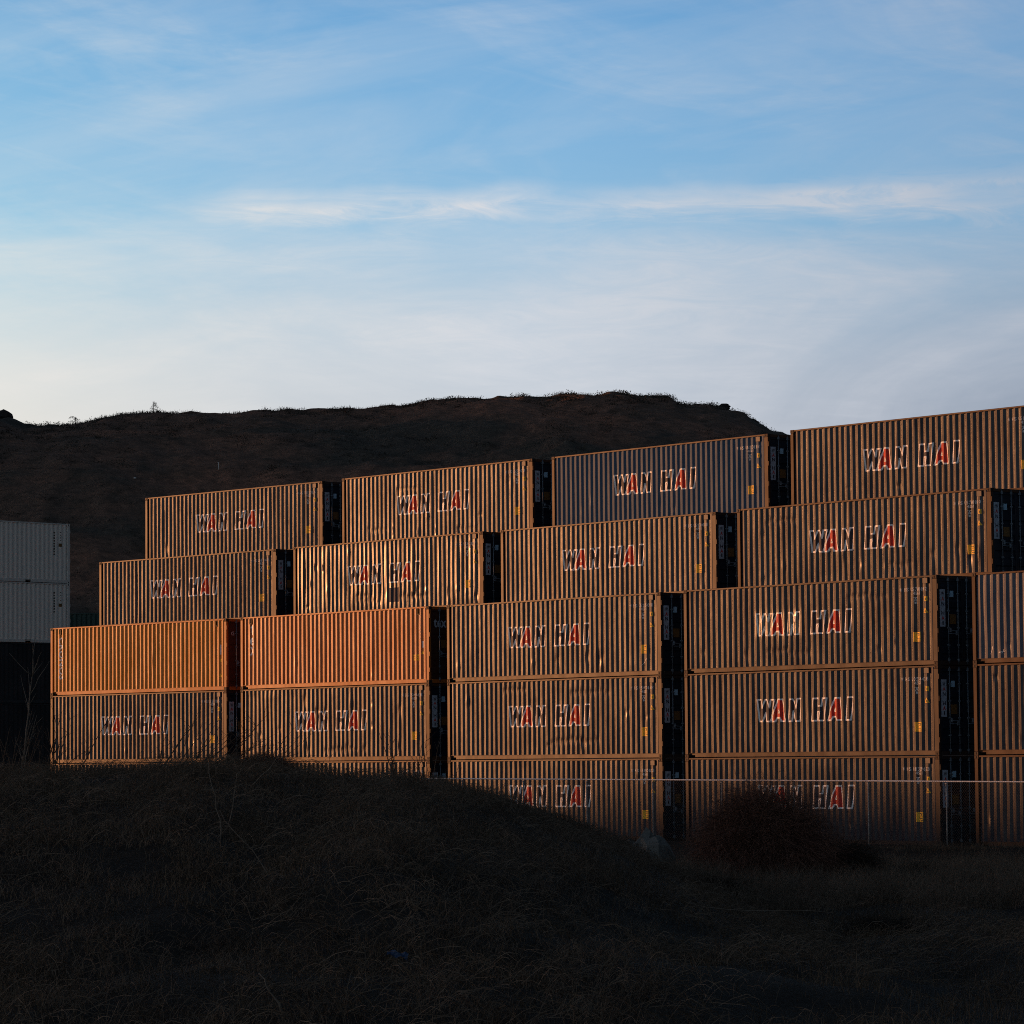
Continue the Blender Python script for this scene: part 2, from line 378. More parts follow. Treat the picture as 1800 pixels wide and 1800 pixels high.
def gmap(p):
    x, y = p; t = (x-128)/1510.0
    yy = (y + 33.0*t*(1-0.12*(y-165)/350.0) - 163)/352.0
    return (LX0 + t*LW, LZB + LH*(1-yy))
def ship_lettering(skin, root, fresh=False):
    for k, loops in GLY.items():
        fill, line = MB(), MB()
        L2 = [[gmap(p) for p in lp] for lp in loops]
        flat = [p for lp in L2 for p in lp]
        for t in tessellate_polygon([[Vector((x, z, 0)) for x, z in lp] for lp in L2]):
            lay_on(skin, fill, ccw([flat[i] for i in t]), 0.004)
        for li, lp in enumerate(L2):
            w = 0.026 if li == 0 else 0.017
            for a, b in zip(lp, lp[1:]+lp[:1]):
                dx, dz = b[0]-a[0], b[1]-a[1]; ln = math.hypot(dx, dz); ux, uz = dx/ln, dz/ln
                e = w*0.7; nx, nz = -uz*w, ux*w
                a2 = (a[0]-ux*e, a[1]-uz*e); b2 = (b[0]+ux*e, b[1]+uz*e)
                lay_on(skin, line, ccw([(a2[0]+nx, a2[1]+nz), (b2[0]+nx, b2[1]+nz), (b2[0]-nx, b2[1]-nz), (a2[0]-nx, a2[1]-nz)]), 0.007)
        g = fresh and k in 'WAN'
        lo = link('painted_letter', fill.mesh('painted_letter'), MAT['red_mark' if k in 'AB' else 'gloss_navy' if g else 'navy_mark'], root)
        link('letter_edging', line.mesh('letter_edging'), MAT['gloss_mark' if g else 'white_mark'], lo)
_tri = {}
def text_tris(s):
    if s not in _tri:
        cu = bpy.data.curves.new('t', 'FONT'); cu.body = s; cu.size = 1.0; cu.resolution_u = 2; cu.offset = 0.022
        ob = bpy.data.objects.new('t', cu); COL.objects.link(ob); bpy.context.view_layer.update()
        me = bpy.data.meshes.new_from_object(ob.evaluated_get(bpy.context.evaluated_depsgraph_get()))
        me.calc_loop_triangles(); vs = [(v.co.x, v.co.y) for v in me.vertices]
        tr = [[vs[i] for i in t.vertices] for t in me.loop_triangles]
        bpy.data.objects.remove(ob); bpy.data.meshes.remove(me); bpy.data.curves.remove(cu)
        xs = [p[0] for t in tr for p in t]; zs = [p[1] for t in tr for p in t]
        _tri[s] = (tr, min(xs), max(xs), min(zs), max(zs))
    return _tri[s]
def place_text(s, x0, x1, z0, z1, emit, rot=False):
    tr, a0, a1, b0, b1 = text_tris(s)
    for t in tr:
        if not rot: q = [(x0+(x-a0)/(a1-a0)*(x1-x0), z0+(y-b0)/(b1-b0)*(z1-z0)) for x, y in t]
        else: q = [(x0+(y-b0)/(b1-b0)*(x1-x0), z1-(x-a0)/(a1-a0)*(z1-z0)) for x, y in t]
        emit(ccw(q))
def rect(x0, x1, z0, z1): return [(x0, z0), (x1, z0), (x1, z1), (x0, z1)]

_shared = {}
def shared(key, fn):
    if key not in _shared: _shared[key] = fn()
    return _shared[key]
def m_back():
    mb = MB()
    for i in range(len(CX)-1):
        y0, y1 = CW-CY[i], CW-CY[i+1]
        mb.quad([(CX[i+1], y1, PZ0), (CX[i], y0, PZ0), (CX[i], y0, PZ1), (CX[i+1], y1, PZ1)])
    return mb.mesh('side_panel')
def m_end():
    mb = MB(); n = 9; p = (CW-0.24)/n; ys = []; xs = []
    for k in range(n):
        for f, x in ((0, .06), (.2, .06), (.4, .02), (.8, .02)): ys.append(.12+(k+f)*p); xs.append(x)
    ys.append(CW-.12); xs.append(.06)
    for k in range(len(ys)-1):
        mb.quad([(xs[k+1], ys[k+1], .16), (xs[k], ys[k], .16), (xs[k], ys[k], CH-.1), (xs[k+1], ys[k+1], CH-.1)])
    return mb.mesh('end_wall')
def m_roof():
    mb = MB(); n = 38; x0 = .17; p = (CL-.34)/n
    for k in range(n):
        for f0, f1, z0, z1 in ((0, .3, 0, 0), (.3, .5, 0, .02), (.5, .8, .02, .02), (.8, 1, .02, 0)):
            mb.quad([(x0+(k+f0)*p, .06, CH-.045+z0), (x0+(k+f1)*p, .06, CH-.045+z1), (x0+(k+f1)*p, CW-.06, CH-.045+z1), (x0+(k+f0)*p, CW-.06, CH-.045+z0)])
    return mb.mesh('roof')
def m_floor():
    mb = MB(); mb.box(.17, CL-.17, .07, CW-.07, .10, .16); return mb.mesh('floor')
def m_post(ex, ey, w):
    def f():
        mb = MB(); x0, x1 = (0.002, 0.15) if ex == 0 else (CL-w, CL-0.002)
        y0, y1 = (0.004, .11) if ey == 0 else (CW-.11, CW-0.004)
        mb.box(x0, x1, y0, y1, .119, CH-.119, .006)
        if ex == 1:                                     # hinge pins down the door post
            yy = y0+0.006 if ey == 0 else y1-.006
            for z in (.42, 1.02, 1.75, 2.45): mb.box(CL-.004, CL+.028, yy-.0, yy+.03 if ey == 0 else yy+.004, z, z+.16)
        return mb.mesh('corner_post')
    return f
def m_cast(ex, ey, ez):
    def f():
        mb = MB(); x0, x1 = (-.003, .175) if ex == 0 else (CL-.175, CL+.003)
        y0, y1 = (-.005, .157) if ey == 0 else (CW-.157, CW+.005)
        z0, z1 = (0.0, .118) if ez == 0 else (CH-.118, CH)
        mb.box(x0, x1, y0, y1, z0, z1, .008); return mb.mesh('corner_casting')
    return f
def m_hole(ex, ez, end):
    def f():
        mb = MB(); xc = .09 if ex == 0 else CL-.09; zc = .06 if ez == 0 else CH-.06; n = 10
        if end:
            s = 1 if ex else -1
            mb.quad([(-.004 if ex == 0 else CL+.004, .078+s*.028*math.cos(2*math.pi*k/n), zc+.040*math.sin(2*math.pi*k/n)) for k in range(n)])
        else: mb.quad([(xc+.028*math.cos(2*math.pi*k/n), -.006, zc+.040*math.sin(2*math.pi*k/n)) for k in range(n)])
        return mb.mesh('casting_hole')
    return f
def m_toprail(ey):
    def f():
        mb = MB(); y0, y1 = (.006, .066) if ey == 0 else (CW-.066, CW-.006)
        mb.box(.176, CL-.176, y0, y1, CH-.064, CH-.006, .006); return mb.mesh('top_rail')
    return f
def m_botrail(ey, pockets):
    def f():
        mb = MB(); y0, y1 = (.010, .060) if ey == 0 else (CW-.060, CW-.010)
        if pockets:
            for a, b in ((.176, .9), (1.2, CL-2.75), (CL-2.4, CL-.176)): mb.box(a, b, y0, y1, .020, .158, .006)
        else:
            mb.box(.50, CL-.176, y0, y1, .020, .158, .006)
            mb.box(.176, .50, y0+.10 if ey == 0 else y0-.10, y1+.10 if ey == 0 else y1-.10, .06, .158)
        mb.box(.176, CL-.176, y0+.004, y1+.03 if ey == 0 else y1-.004, .1585, .166)
        return mb.mesh('bottom_rail')
    return f
def m_header():
    mb = MB(); mb.box(CL-.10, CL-.004, .16, CW-.16, CH-.116, CH-.012, .006); return mb.mesh('door_header')
def m_sill():
    mb = MB(); mb.box(CL-.12, CL-.004, .16, CW-.16, .006, .150, .006); return mb.mesh('door_sill')
def m_ends(k):
    def f():
        mb = MB(); mb.box(.004, .085, .16, CW-.16, *((CH-.1, CH-.012) if k else (.006, .16)), .006); return mb.mesh('end_beam')
    return f
DOORS = ((.125, CW/2-.006), (CW/2+.006, CW-.125))
def m_door(k):
    def f():
        mb = MB(); y0, y1 = DOORS[k]; z0, z1 = .156, CH-.122; xb, xo, xi = CL-.075, CL-.022, CL-.052
        mb.box(xb-.02, xb, y0, y1, z0, z1)
        e = .07
        for a in ((y0, y0+e, z0, z1), (y1-e, y1, z0, z1), (y0+e, y1-e, z0, z0+e), (y0+e, y1-e, z1-e, z1)): mb.box(xb, xo, *a)
        n = 5; h = (z1-z0-2*e)/n
        for q in range(n):                               # pressed horizontal ribs
            za = z0+e+q*h; pts = [(xi, za), (xi, za+.22*h), (xo-.004, za+.32*h), (xo-.004, za+.68*h), (xi, za+.78*h), (xi, za+h)]
            for (xa, zb), (xc, zd) in zip(pts, pts[1:]): mb.quad([(xa, y0+e, zb), (xa, y1-e, zb), (xc, y1-e, zd), (xc, y0+e, zd)])
        return mb.mesh('door')
    return f
ROD_Y = (.52, .96, 1.36, 1.92)
def m_rod(k):
    def f():
        mb = MB(); y = ROD_Y[k]
        mb.tube([(CL-.002, y, .05), (CL-.002, y, CH-.05)], [.017, .017], 8)
        for z in (.12, CH-.19): mb.box(CL-.02, CL+.03, y-.045, y+.03, z, z+.09, .004)
        for z in (.62, 1.18, 1.72, 2.28): mb.box(CL-.022, CL+.018, y-.05, y+.05, z, z+.05, .004)
        return mb.mesh('lock_rod')
    return f
def m_handle(k):
    def f():
        mb = MB(); y = ROD_Y[k]; s = 1 if k in (0, 2) else -1
        mb.tube([(CL+.02, y, 1.02 + .1*(k % 2)), (CL+.028, y+s*.2, 1.01 + .1*(k % 2)), (CL+.02, y+s*.40, 1.03 + .1*(k % 2))], [.012]*3, 6)
        mb.box(CL-.01, CL+.02, y+s*.36-.04, y+s*.36+.04, .96+.1*(k % 2), 1.10+.1*(k % 2), .004)
        return mb.mesh('handle')
    return f
def m_gasket():
    mb = MB(); mb.box(CL-.05, CL-.028, CW/2-.004, CW/2+.004, .16, CH-.125); return mb.mesh('door_gasket')
def yz(mb, pts, x):     # flat marking on the door end, from (y, z) outline
    mb.quad([(x, y, z) for y, z in pts])
def m_strip_white():
    mb = MB(); x = CL-.0195
    yz(mb, rect(.185, .385, CH-1.03, CH-.475), x); yz(mb, rect(.165, .345, CH-1.125, CH-1.03), x+.001); yz(mb, rect(.195, .395, CH-1.64, CH-1.125), x)
    mb.box(CL-.075, x-.001, .15, .40, CH-1.66, CH-.46); return mb.mesh('name_strip')
def m_strip_text():
    mb = MB(); x = CL-.017
    for ch, z in (('W', CH-.66), ('N', CH-.985), ('H', CH-1.285), ('I', CH-1.60)):
        w = .05 if ch == 'I' else .13; yc = .285
        place_text(ch, yc-w/2, yc+w/2, z, z+.125, lambda q: yz(mb, q, x))
    return mb.mesh('strip_lettering')
def m_strip_red():
    mb = MB(); x = CL-.017
    for z in (CH-.825, CH-1.445): place_text('A', .22, .35, z, z+.125, lambda q: yz(mb, q, x))
    return mb.mesh('strip_lettering')
def m_round():
    mb = MB(); mb.quad([(CL-.0195, .70+.055*math.cos(2*math.pi*k/14), CH-.60+.075*math.sin(2*math.pi*k/14)) for k in range(14)]); mb.box(CL-.06, CL-.0205, .62, .78, CH-.70, CH-.50); return mb.mesh('round_sticker')
def m_dplac():
    mb = MB(); yz(mb, rect(.60, .88, CH-1.57, CH-1.26), CL-.0195); mb.box(CL-.06, CL-.0205, .60, .88, CH-1.57, CH-1.26); return mb.mesh('placard')
def m_door_tex(k):
    def f():
        mb = MB(); x = CL-.0165
        if k == 0:
            place_text('tex', .25, .86, CH-.80, CH-.47, lambda q: yz(mb, q, x))
        else:
            place_text('G', .26, .42, CH-.68, CH-.52, lambda q: yz(mb, q, x))
        return mb.mesh('door_lettering')
    return f

def frame_material(style): return MAT[{'blue': 'frame_blue', 'rusty': 'frame_rusty', 'orange': 'frame_orange', 'white': 'frame_white', 'dark': 'frame_dark', 'green': 'frame_green'}[style]]

def container(loc, rz, style, panelmat, skin, label, group, marks='logo', idno='WHSU 576808 2', frame=None):
    root = empty('shipping_container', loc, rz)
    tag(root, label, 'shipping container', group)
    fm = MAT[frame] if frame else frame_material(style)
    P = lambda name, key, fn, m: link(name, shared(key, fn), m, root)
    sp = link('side_panel', skin.mesh(), panelmat, root)
    P('side_panel', 'back', m_back, panelmat)
    P('end_wall', 'end', m_end, panelmat)
    P('roof', 'roof', m_roof, MAT['roof'])
    P('floor', 'floor', m_floor, fm)
    w = .20 if style == 'blue' else .15
    for ex in (0, 1):
        for ey in (0, 1):
            P('corner_post', ('post', ex, ey, w), m_post(ex, ey, w), fm)
            for ez in (0, 1):
                c = P('corner_casting', ('cast', ex, ey, ez), m_cast(ex, ey, ez), fm if style in ('white', 'green', 'dark') else MAT['casting'])
                if ey == 0:
                    for end in (0, 1): link('casting_hole', shared(('hole', ex, ez, end), m_hole(ex, ez, end)), MAT['hole'], c)
    for ey in (0, 1):
        P('top_rail', ('tr', ey), m_toprail(ey), fm)
        P('bottom_rail', ('br', ey, style == 'white'), m_botrail(ey, style == 'white'), fm)
    P('door_header', 'hd', m_header, fm); P('door_sill', 'sl', m_sill, fm)
    for k in (0, 1): P('end_beam', ('eb', k), m_ends(k), fm)
    dm = MAT[{'orange': 'door_brown', 'white': 'door_white'}.get(style, 'door_blue')]
    for k in (0, 1):
        d = P('door', ('door', k), m_door(k), dm)
        for q in (2*k, 2*k+1):
            link('lock_rod', shared(('rod', q), m_rod(q)), MAT['rod'], d)
            link('handle', shared(('handle', q), m_handle(q)), MAT['rod'], d)
        if k == 0:
            if marks == 'logo':
                link('name_strip', shared('strip', m_strip_white), MAT['decal_white'], d)
                link('strip_lettering', shared('stript', m_strip_text), MAT['navy_mark'], d)
                link('strip_lettering', shared('stripr', m_strip_red), MAT['red_mark'], d)
                link('round_sticker', shared('round', m_round), MAT['decal_blue'], d)
                link('placard', shared('dplac', m_dplac), MAT['decal_dim'], d)
            elif marks in ('tex', 'cronos'):
                t = 0 if marks == 'tex' else 1
                link('door_lettering', shared(('dt', t), m_door_tex(t)), MAT['decal_white'] , d)
                if t == 0: link('placard', shared('dplac', m_dplac), MAT['decal_dim'], d)
    P('door_gasket', 'gk', m_gasket, MAT['hole'])
    # markings that follow the folds
    def mark(name, m, fn, off=0.004):
        mb = MB(); fn(lambda poly: lay_on(skin, mb, poly, off)); link(name, mb.mesh(name), m, root)
    R = lambda d: CL-d
    T = lambda d: CH-d
    if marks == 'logo':
        ship_lettering(skin, root, idno == 'WHSU 576808 2')
        pre, num, chk = idno.split()
        def ids(e):
            x = R(1.66)
            for ch in pre:
                place_text(ch, x, x+.075, T(.486), T(.366), e); x += .145
            x = R(1.10)
            for ch in num: place_text(ch, x, x+(.03 if ch == '1' else .068), T(.486), T(.366), e); x += .088
            place_text(chk, R(.54), R(.47), T(.486), T(.366), e)
            place_text('45G1', R(1.08), R(.78), T(.605), T(.505), e)
            place_text('A', R(1.06), R(.94), T(.82), T(.70), e); e(rect(R(1.03), R(.97), T(.90), T(.83)))
            e(rect(R(1.07), R(.93), T(.70), T(.685)))
        mark('serial_number', MAT['grey_mark'], ids)
        mark('height_sticker', MAT['yellow_mark'], lambda e: e(rect(R(.58), R(.46), T(.825), T(.67))))
        mark('warning_triangle', MAT['yellow_mark'], lambda e: e([(R(.655), T(1.20)), (R(.435), T(1.20)), (R(.545), T(1.025))]))
        mark('caution_sticker', MAT['yellow_mark'], lambda e: e(rect(R(1.09), R(.775), T(2.12), T(1.81))))
        def dots(e):
            for i, z in enumerate((1.85, 1.92, 2.0, 2.06)):
                e(rect(R(.98-.05*(i % 2)), R(.84-.02*i), T(z+.022), T(z)))
            e(rect(R(.88), R(.82), T(1.90), T(1.85)))
            e(rect(R(.535), R(.505), T(.79), T(.72))); e([(R(.575), T(1.17)), (R(.515), T(1.17)), (R(.545), T(1.10))])
        mark('sticker_print', MAT['black_mark'], dots, 0.007)
    elif marks == 'tex':
        mark('vertical_lettering', MAT['white_mark'], lambda e: (place_text('t', .66, .86, T(.75), T(.27), e), place_text('e', .64, .89, T(1.16), T(.82), e), place_text('x', .64, .89, T(1.54), T(1.2), e)))
        mark('serial_number', MAT['grey_mark'], lambda e: [place_text(c, R(.60), R(.53), T(.42+.115*i), T(.33+.115*i), e) for i, c in enumerate('TEXU4805')])
        mark('height_sticker', MAT['grey_mark'], lambda e: e(rect(R(.46), R(.38), T(1.55), T(1.30))))
        mark('warning_triangle', MAT['yellow_mark'], lambda e: e([(R(.50), T(1.79)), (R(.34), T(1.79)), (R(.42), T(1.64))]))
        def box3(e):
            for z in (1.80, 1.88, 1.96): e(rect(R(1.0), R(.64), T(z+.065), T(z)))
        mark('caution_sticker', MAT['yellow_mark'], box3)
    elif marks == 'cronos':
        mark('vertical_lettering', MAT['white_mark'], lambda e: place_text('CRONOS', .60, .90, T(2.22), T(.42), e, True))
        mark('serial_number', MAT['grey_mark'], lambda e: e(rect(R(.46), R(.39), T(1.45), T(1.05))))
        mark('height_sticker', MAT['yellow_mark'], lambda e: e(rect(R(.46), R(.37), T(1.74), T(1.62))))
        mark('warning_triangle', MAT['yellow_mark'], lambda e: e([(R(.50), T(2.36)), (R(.34), T(2.36)), (R(.42), T(2.18))]))
    elif marks == 'grey':
        mark('serial_number', MAT['vent'], lambda e: [e(rect(R(.98), R(.90), T(.50+.13*i), T(.42+.13*i))) for i in range(9 if idno == 'a' else 8)])
        mark('serial_number', MAT['vent'], lambda e: [e(rect(R(.60), R(.54), T(.46+.13*i), T(.42+.13*i))) for i in range(4)])
        mark('caution_sticker', MAT['decal_dim'], lambda e: e(rect(R(.66), R(.48), T(1.13), T(.97))))
    def scuff(segs):
        def e2(e):
            for (xa, za, xb, zb, w) in segs:
                dx, dz = xb-xa, zb-za; l = math.hypot(dx, dz); nx, nz_ = -dz/l*w, dx/l*w
                e(ccw([(xa+nx, za+nz_), (xb, zb), (xa-nx, za-nz_)]))
        mark('scuff', MAT['grey_mark'], e2, .005)
    if idno == 'WHSU 526500 1': scuff([(R(.78), T(2.30), R(1.18), T(2.62), .022)])
    if idno == 'WHSU 558291 4': scuff([(.86, T(2.36), .70, T(2.62), .03), (1.10, T(2.56), 1.42, T(2.50), .025), (1.30, T(2.46), 1.20, T(2.62), .018)])
    if marks in ('tex', 'cronos'):
        for x in (.60, R(.62)-.1):                      # U shaped vent hoods under the top rail
            mb = MB(); mb.box(x, x+.03, .006, .05, T(.30), T(.09)); mb.box(x+.12, x+.15, .006, .05, T(.30), T(.09)); mb.box(x+.03, x+.12, .006, .05, T(.30), T(.265))
            link('vent', mb.mesh('vent'), MAT['casting'], root)
    elif marks == 'logo':
        mb = MB(); mb.box(R(.64), R(.42), .004, .05, T(.25), T(.075), .006); link('vent', mb.mesh('vent'), MAT['vent'], root)
    return root

YA = [0.04214, -0.00556, -0.01891, -0.01399, 0.0]
YO = [-0.20769, 0.21066, 0.27769, -0.22475, -0.0559]
XF = [-26.38947, -13.0992, 0.0, 13.66727, 27.06548]
XS = [-26.35965, -12.86141, 0.22134, 13.79131]
XT = [-26.51795, -12.87469, 0.30869, 13.93725]
YS, YT = 2.47373, 4.98484
def blue(seed, base=(0.008, 0.010, 0.024), rough=0.44, dust=0.55, rust=0.15, spec=0.45):
    return paint('blue_container_paint', base, rough-.105, rust, dust*.20, seed, spec=spec, dustc=(0.14, 0.085, 0.055))
G1 = 'containers with outlined letters in the staggered stacks'
spec = [
 # x, row y, column, tier, marks, skin args, paint args, id, frame, label
 (XF[0], 0, 0, 2, 'cronos', dict(dents=1, buckle=.0006), None, '', None, 'bright orange container at the far end of the front row, white writing running down it'),
 (XF[0], 0, 0, 1, 'logo', dict(dents=3, buckle=.001), dict(rough=.46, dust=.8), 'WHSU 523118 5', None, 'blue container right under the far-end orange one, bare twigs across its front'),
 (XF[0], 0, 0, 0, 'logo', dict(dents=2, buckle=.002), dict(rough=.46), 'WHSU 561204 7', None, 'bottom container at the far end, only its upper edge above the grass'),
 (XF[1], 0, 1, 2, 'tex', dict(dents=2, buckle=.0008), None, '', None, 'orange container with three large stacked white letters, next to the three high blue stack'),
 (XF[1], 0, 1, 1, 'logo', dict(dents=16, buckle=.003, rowdents=2), dict(rough=.47, dust=.4), 'WHSU 503962 1', 'frame_rusty', 'dented blue container right under the orange one with stacked letters'),
 (XF[1], 0, 1, 0, 'logo', dict(dents=4, buckle=.002), dict(rough=.46), 'WHSU 548310 6', 'frame_rusty', 'bottom container under the dented blue one, nearly all behind the grassy mound'),
 (XF[2], 0, 2, 2, 'logo', dict(dents=7, buckle=.0016), dict(rough=.45, dust=.7), 'WHSU 526500 1', None, 'top container of the front stack beside the orange ones, white scratch near its door end'),
 (XF[2], 0, 2, 1, 'logo', dict(dents=4, buckle=.0014, rowdents=4), dict(rough=.46, dust=.6), 'WHSU 507016 8', None, 'second container down in the stack beside the orange ones, rows of small knocks along it'),
 (XF[2], 0, 2, 0, 'logo', dict(dents=2, buckle=.0016), dict(rough=.47, dust=.5), 'WHSU 508002 3', None, 'container behind the fence with its letters cut by the slope of the mound'),
 (XF[3], 0, 3, 2, 'logo', dict(dents=6, buckle=.0016, rowdents=3, spot=(3.6, 6.0, 1.15, 2.0, -.075)), dict(rough=.45), 'WHSU 576808 2', None, 'container whose first letters glint gold, top of the stack behind the round shrub'),
 (XF[3], 0, 3, 1, 'logo', dict(dents=0, buckle=.0012), dict(rough=.47), 'WHSU 055442 8', None, 'smooth undented container in the middle of the stack behind the round shrub'),
 (XF[3], 0, 3, 0, 'logo', dict(dents=3, buckle=.0016), dict(rough=.48), 'WHSU 832965 3', None, 'container just behind the fence, its first letters hidden by the round shrub'),
 (XF[4], 0, 4, 2, 'logo', dict(dents=10, buckle=.003), dict(rough=.50, base=(.045, .06, .10)), 'WHSU 558291 4', 'frame_rusty', 'bluish container with white scuffs low down, topmost of the nearest cut off stack'),
 (XF[4], 0, 4, 1, 'logo', dict(dents=4, buckle=.002), dict(rough=.48), 'WHSU 551377 0', 'frame_rusty', 'container below the scuffed bluish one, cut off by the edge of the view'),
 (XF[4], 0, 4, 0, 'logo', dict(dents=2, buckle=.002), dict(rough=.48), 'WHSU 560055 9', 'frame_rusty', 'bottom container of the nearest cut off stack, behind the fence'),
 (XS[0], YS, 0, 3, 'logo', dict(dents=1, buckle=.0008), dict(rough=.44, dust=.7), 'WHSU 510046 2', None, 'evenly striped container resting above the far-end orange one, nothing dented'),
 (XS[1], YS, 1, 3, 'logo', dict(dents=18, buckle=.0018, rowdents=3, strong=2, tilt=-.046), dict(rough=.42, dust=.9), 'WHSU 506281 7', 'frame_rusty', 'badly buckled container shining gold, with a dark patch under its letters'),
 (XS[2], YS, 2, 3, 'logo', dict(dents=2, buckle=.0012), dict(rough=.44, dust=.7), 'WHSU 583008 1', None, 'second row container above the stack beside the orange ones, with a clean even front'),
 (XS[3], YS, 3, 3, 'logo', dict(dents=14, buckle=.002, rowdents=2), dict(rough=.45), 'WHSU 578801 0', 'frame_rusty', 'second row container with many dents, above the stack behind the round shrub'),
 (XT[0], YT, 0, 4, 'logo', dict(dents=1, buckle=.001), dict(rough=.45, dust=.7), 'WHSU 512205 6', None, 'rearmost top container at the far end, seen against the dark hill'),
 (XT[1], YT, 1, 4, 'logo', dict(dents=9, buckle=.002, rowdents=3), dict(rough=.46, dust=.5), 'WHSU 553207 3', 'frame_rusty', 'rearmost container directly above the badly buckled gold one'),
 (XT[2], YT, 2, 4, 'logo', dict(dents=4, buckle=.0014), dict(rough=.66, dust=.2, base=(.062, .105, .165), spec=.15), 'WHSU 583311 8', 'frame_rusty', 'dull blue grey container with pinkish letters and rusty posts, at the foot of the hill'),
 (XT[3], YT, 3, 4, 'logo', dict(dents=3, buckle=.0014), dict(rough=.47), 'WHSU 580210 5', 'frame_rusty', 'highest container in view, its far corner cutting into the open sky'),
]
HEIGHT = [k*CH for k in range(6)]
for i, (x, yr, c, t, marks, sk, pa, idn, fr, lab) in enumerate(spec):
    skin = Skin(100+i, **sk)
    style = 'orange' if marks in ('tex', 'cronos') else 'blue'
    if style == 'orange':
        b = (0.60, 0.225, 0.010) if marks == 'cronos' else (0.47, 0.130, 0.020)
        pm = paint('orange_container_paint', b, 0.41, 0.12, 0.25, 30+i, dustc=(0.30, 0.10, 0.02))
    else: pm = blue(40+i*1.37, **pa)
    ct = container((x - YO[c]*0, YO[c]+yr, HEIGHT[t]), YA[c], style, pm, skin, lab, 'orange containers in the front row' if style == 'orange' else G1, marks, idn or 'X 1 1', fr)
    if marks == 'logo' and c == 1 and t == 3:        # repaired patch without the old gloss
        mb = MB()
        lay_on(skin, mb, rect(6.25, 6.95, .42, .98), .004); link('repair_patch', mb.mesh('repair_patch'), paint('patch_paint', (0.045, 0.04, 0.06), 0.7, 0.2, 0.3, 77.0, dustc=(.07, .055, .06)), ct)

# pale and dark containers standing end on to the rows, in the shade
gx, gy, ga = -43.1606, 11.7564, math.atan2(.99294, -.1184)
ox, oy = gx - CL*math.cos(ga), gy - CL*math.sin(ga)
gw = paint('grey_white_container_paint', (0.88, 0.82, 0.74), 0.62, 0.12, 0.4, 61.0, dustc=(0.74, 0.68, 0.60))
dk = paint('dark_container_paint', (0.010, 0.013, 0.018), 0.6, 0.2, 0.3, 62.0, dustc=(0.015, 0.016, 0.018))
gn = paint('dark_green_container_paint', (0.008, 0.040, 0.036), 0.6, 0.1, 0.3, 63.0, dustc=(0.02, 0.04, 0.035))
GG = 'containers stacked end on beyond the far end'
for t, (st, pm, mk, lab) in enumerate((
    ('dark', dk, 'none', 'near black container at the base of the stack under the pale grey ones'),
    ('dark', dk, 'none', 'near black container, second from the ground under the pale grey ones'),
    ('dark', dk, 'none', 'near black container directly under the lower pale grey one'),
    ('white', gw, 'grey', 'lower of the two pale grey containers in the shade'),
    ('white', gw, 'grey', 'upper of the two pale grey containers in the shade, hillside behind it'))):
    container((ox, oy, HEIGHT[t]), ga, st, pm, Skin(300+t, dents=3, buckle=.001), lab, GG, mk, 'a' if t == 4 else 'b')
for t in range(4):
    container((-73.5, 29.95, HEIGHT[t]), rad(50), 'green', gn, Skin(320+t, dents=0, buckle=.001),
              ('dark green container far behind, its top just seen beside the pale grey ones' if t == 3 else 'dark green container lower in the stack far behind the pale grey ones'), 'dark green containers far behind', 'none', '')

# ------------------------------------------------------------------ terrain
def vnoise(x, y, seed=0):
    x = np.asarray(x, float); y = np.asarray(y, float)
    xi = np.floor(x).astype(np.int64); yi = np.floor(y).astype(np.int64); xf = x-xi; yf = y-yi
    def h(a, b):
        n = (a*374761393 + b*668265263 + seed*144665) & 0xffffffff
        n = ((n ^ (n >> 13))*1274126177) & 0xffffffff
        return ((n ^ (n >> 16)) & 0xffff)/65535.0
    u = xf*xf*(3-2*xf); v = yf*yf*(3-2*yf)
    return (h(xi, yi)*(1-u)+h(xi+1, yi)*u)*(1-v) + (h(xi, yi+1)*(1-u)+h(xi+1, yi+1)*u)*v
def fbm(x, y, oct=5, seed=0, gain=0.5):
    s = 0; a = 1.0; t = 0
    for k in range(oct):
        s = s + a*(vnoise(x*2**k, y*2**k, seed+k*17)-0.5); t += a; a *= gain
    return s/t*2
CREST = np.array([(-30, 2.2), (-16, 2.6), (-9.71, 2.62), (-7.95, 2.57), (-7.16, 2.56), (-6.19, 2.56), (-5.31, 2.60), (-4.61, 2.70), (-4.17, 2.80), (-3.73, 2.80), (-3.29, 2.70), (-2.67, 2.58), (-1.79, 2.53), (-1.09, 2.36), (-0.48, 2.14), (0.4, 1.82), (1.28, 1.50), (1.9, 1.20), (2.8, 0.80), (4.2, 0.42), (30, 0.35)])
OCC = np.array([(-80, 0), (-34, 3), (-20, 8.6), (-11, 10.2), (0, 13.3), (8, 16.3), (15, 16.5), (23, 17.2), (40, 21), (75, 25), (120, 26), (200, 20), (300, 8)])
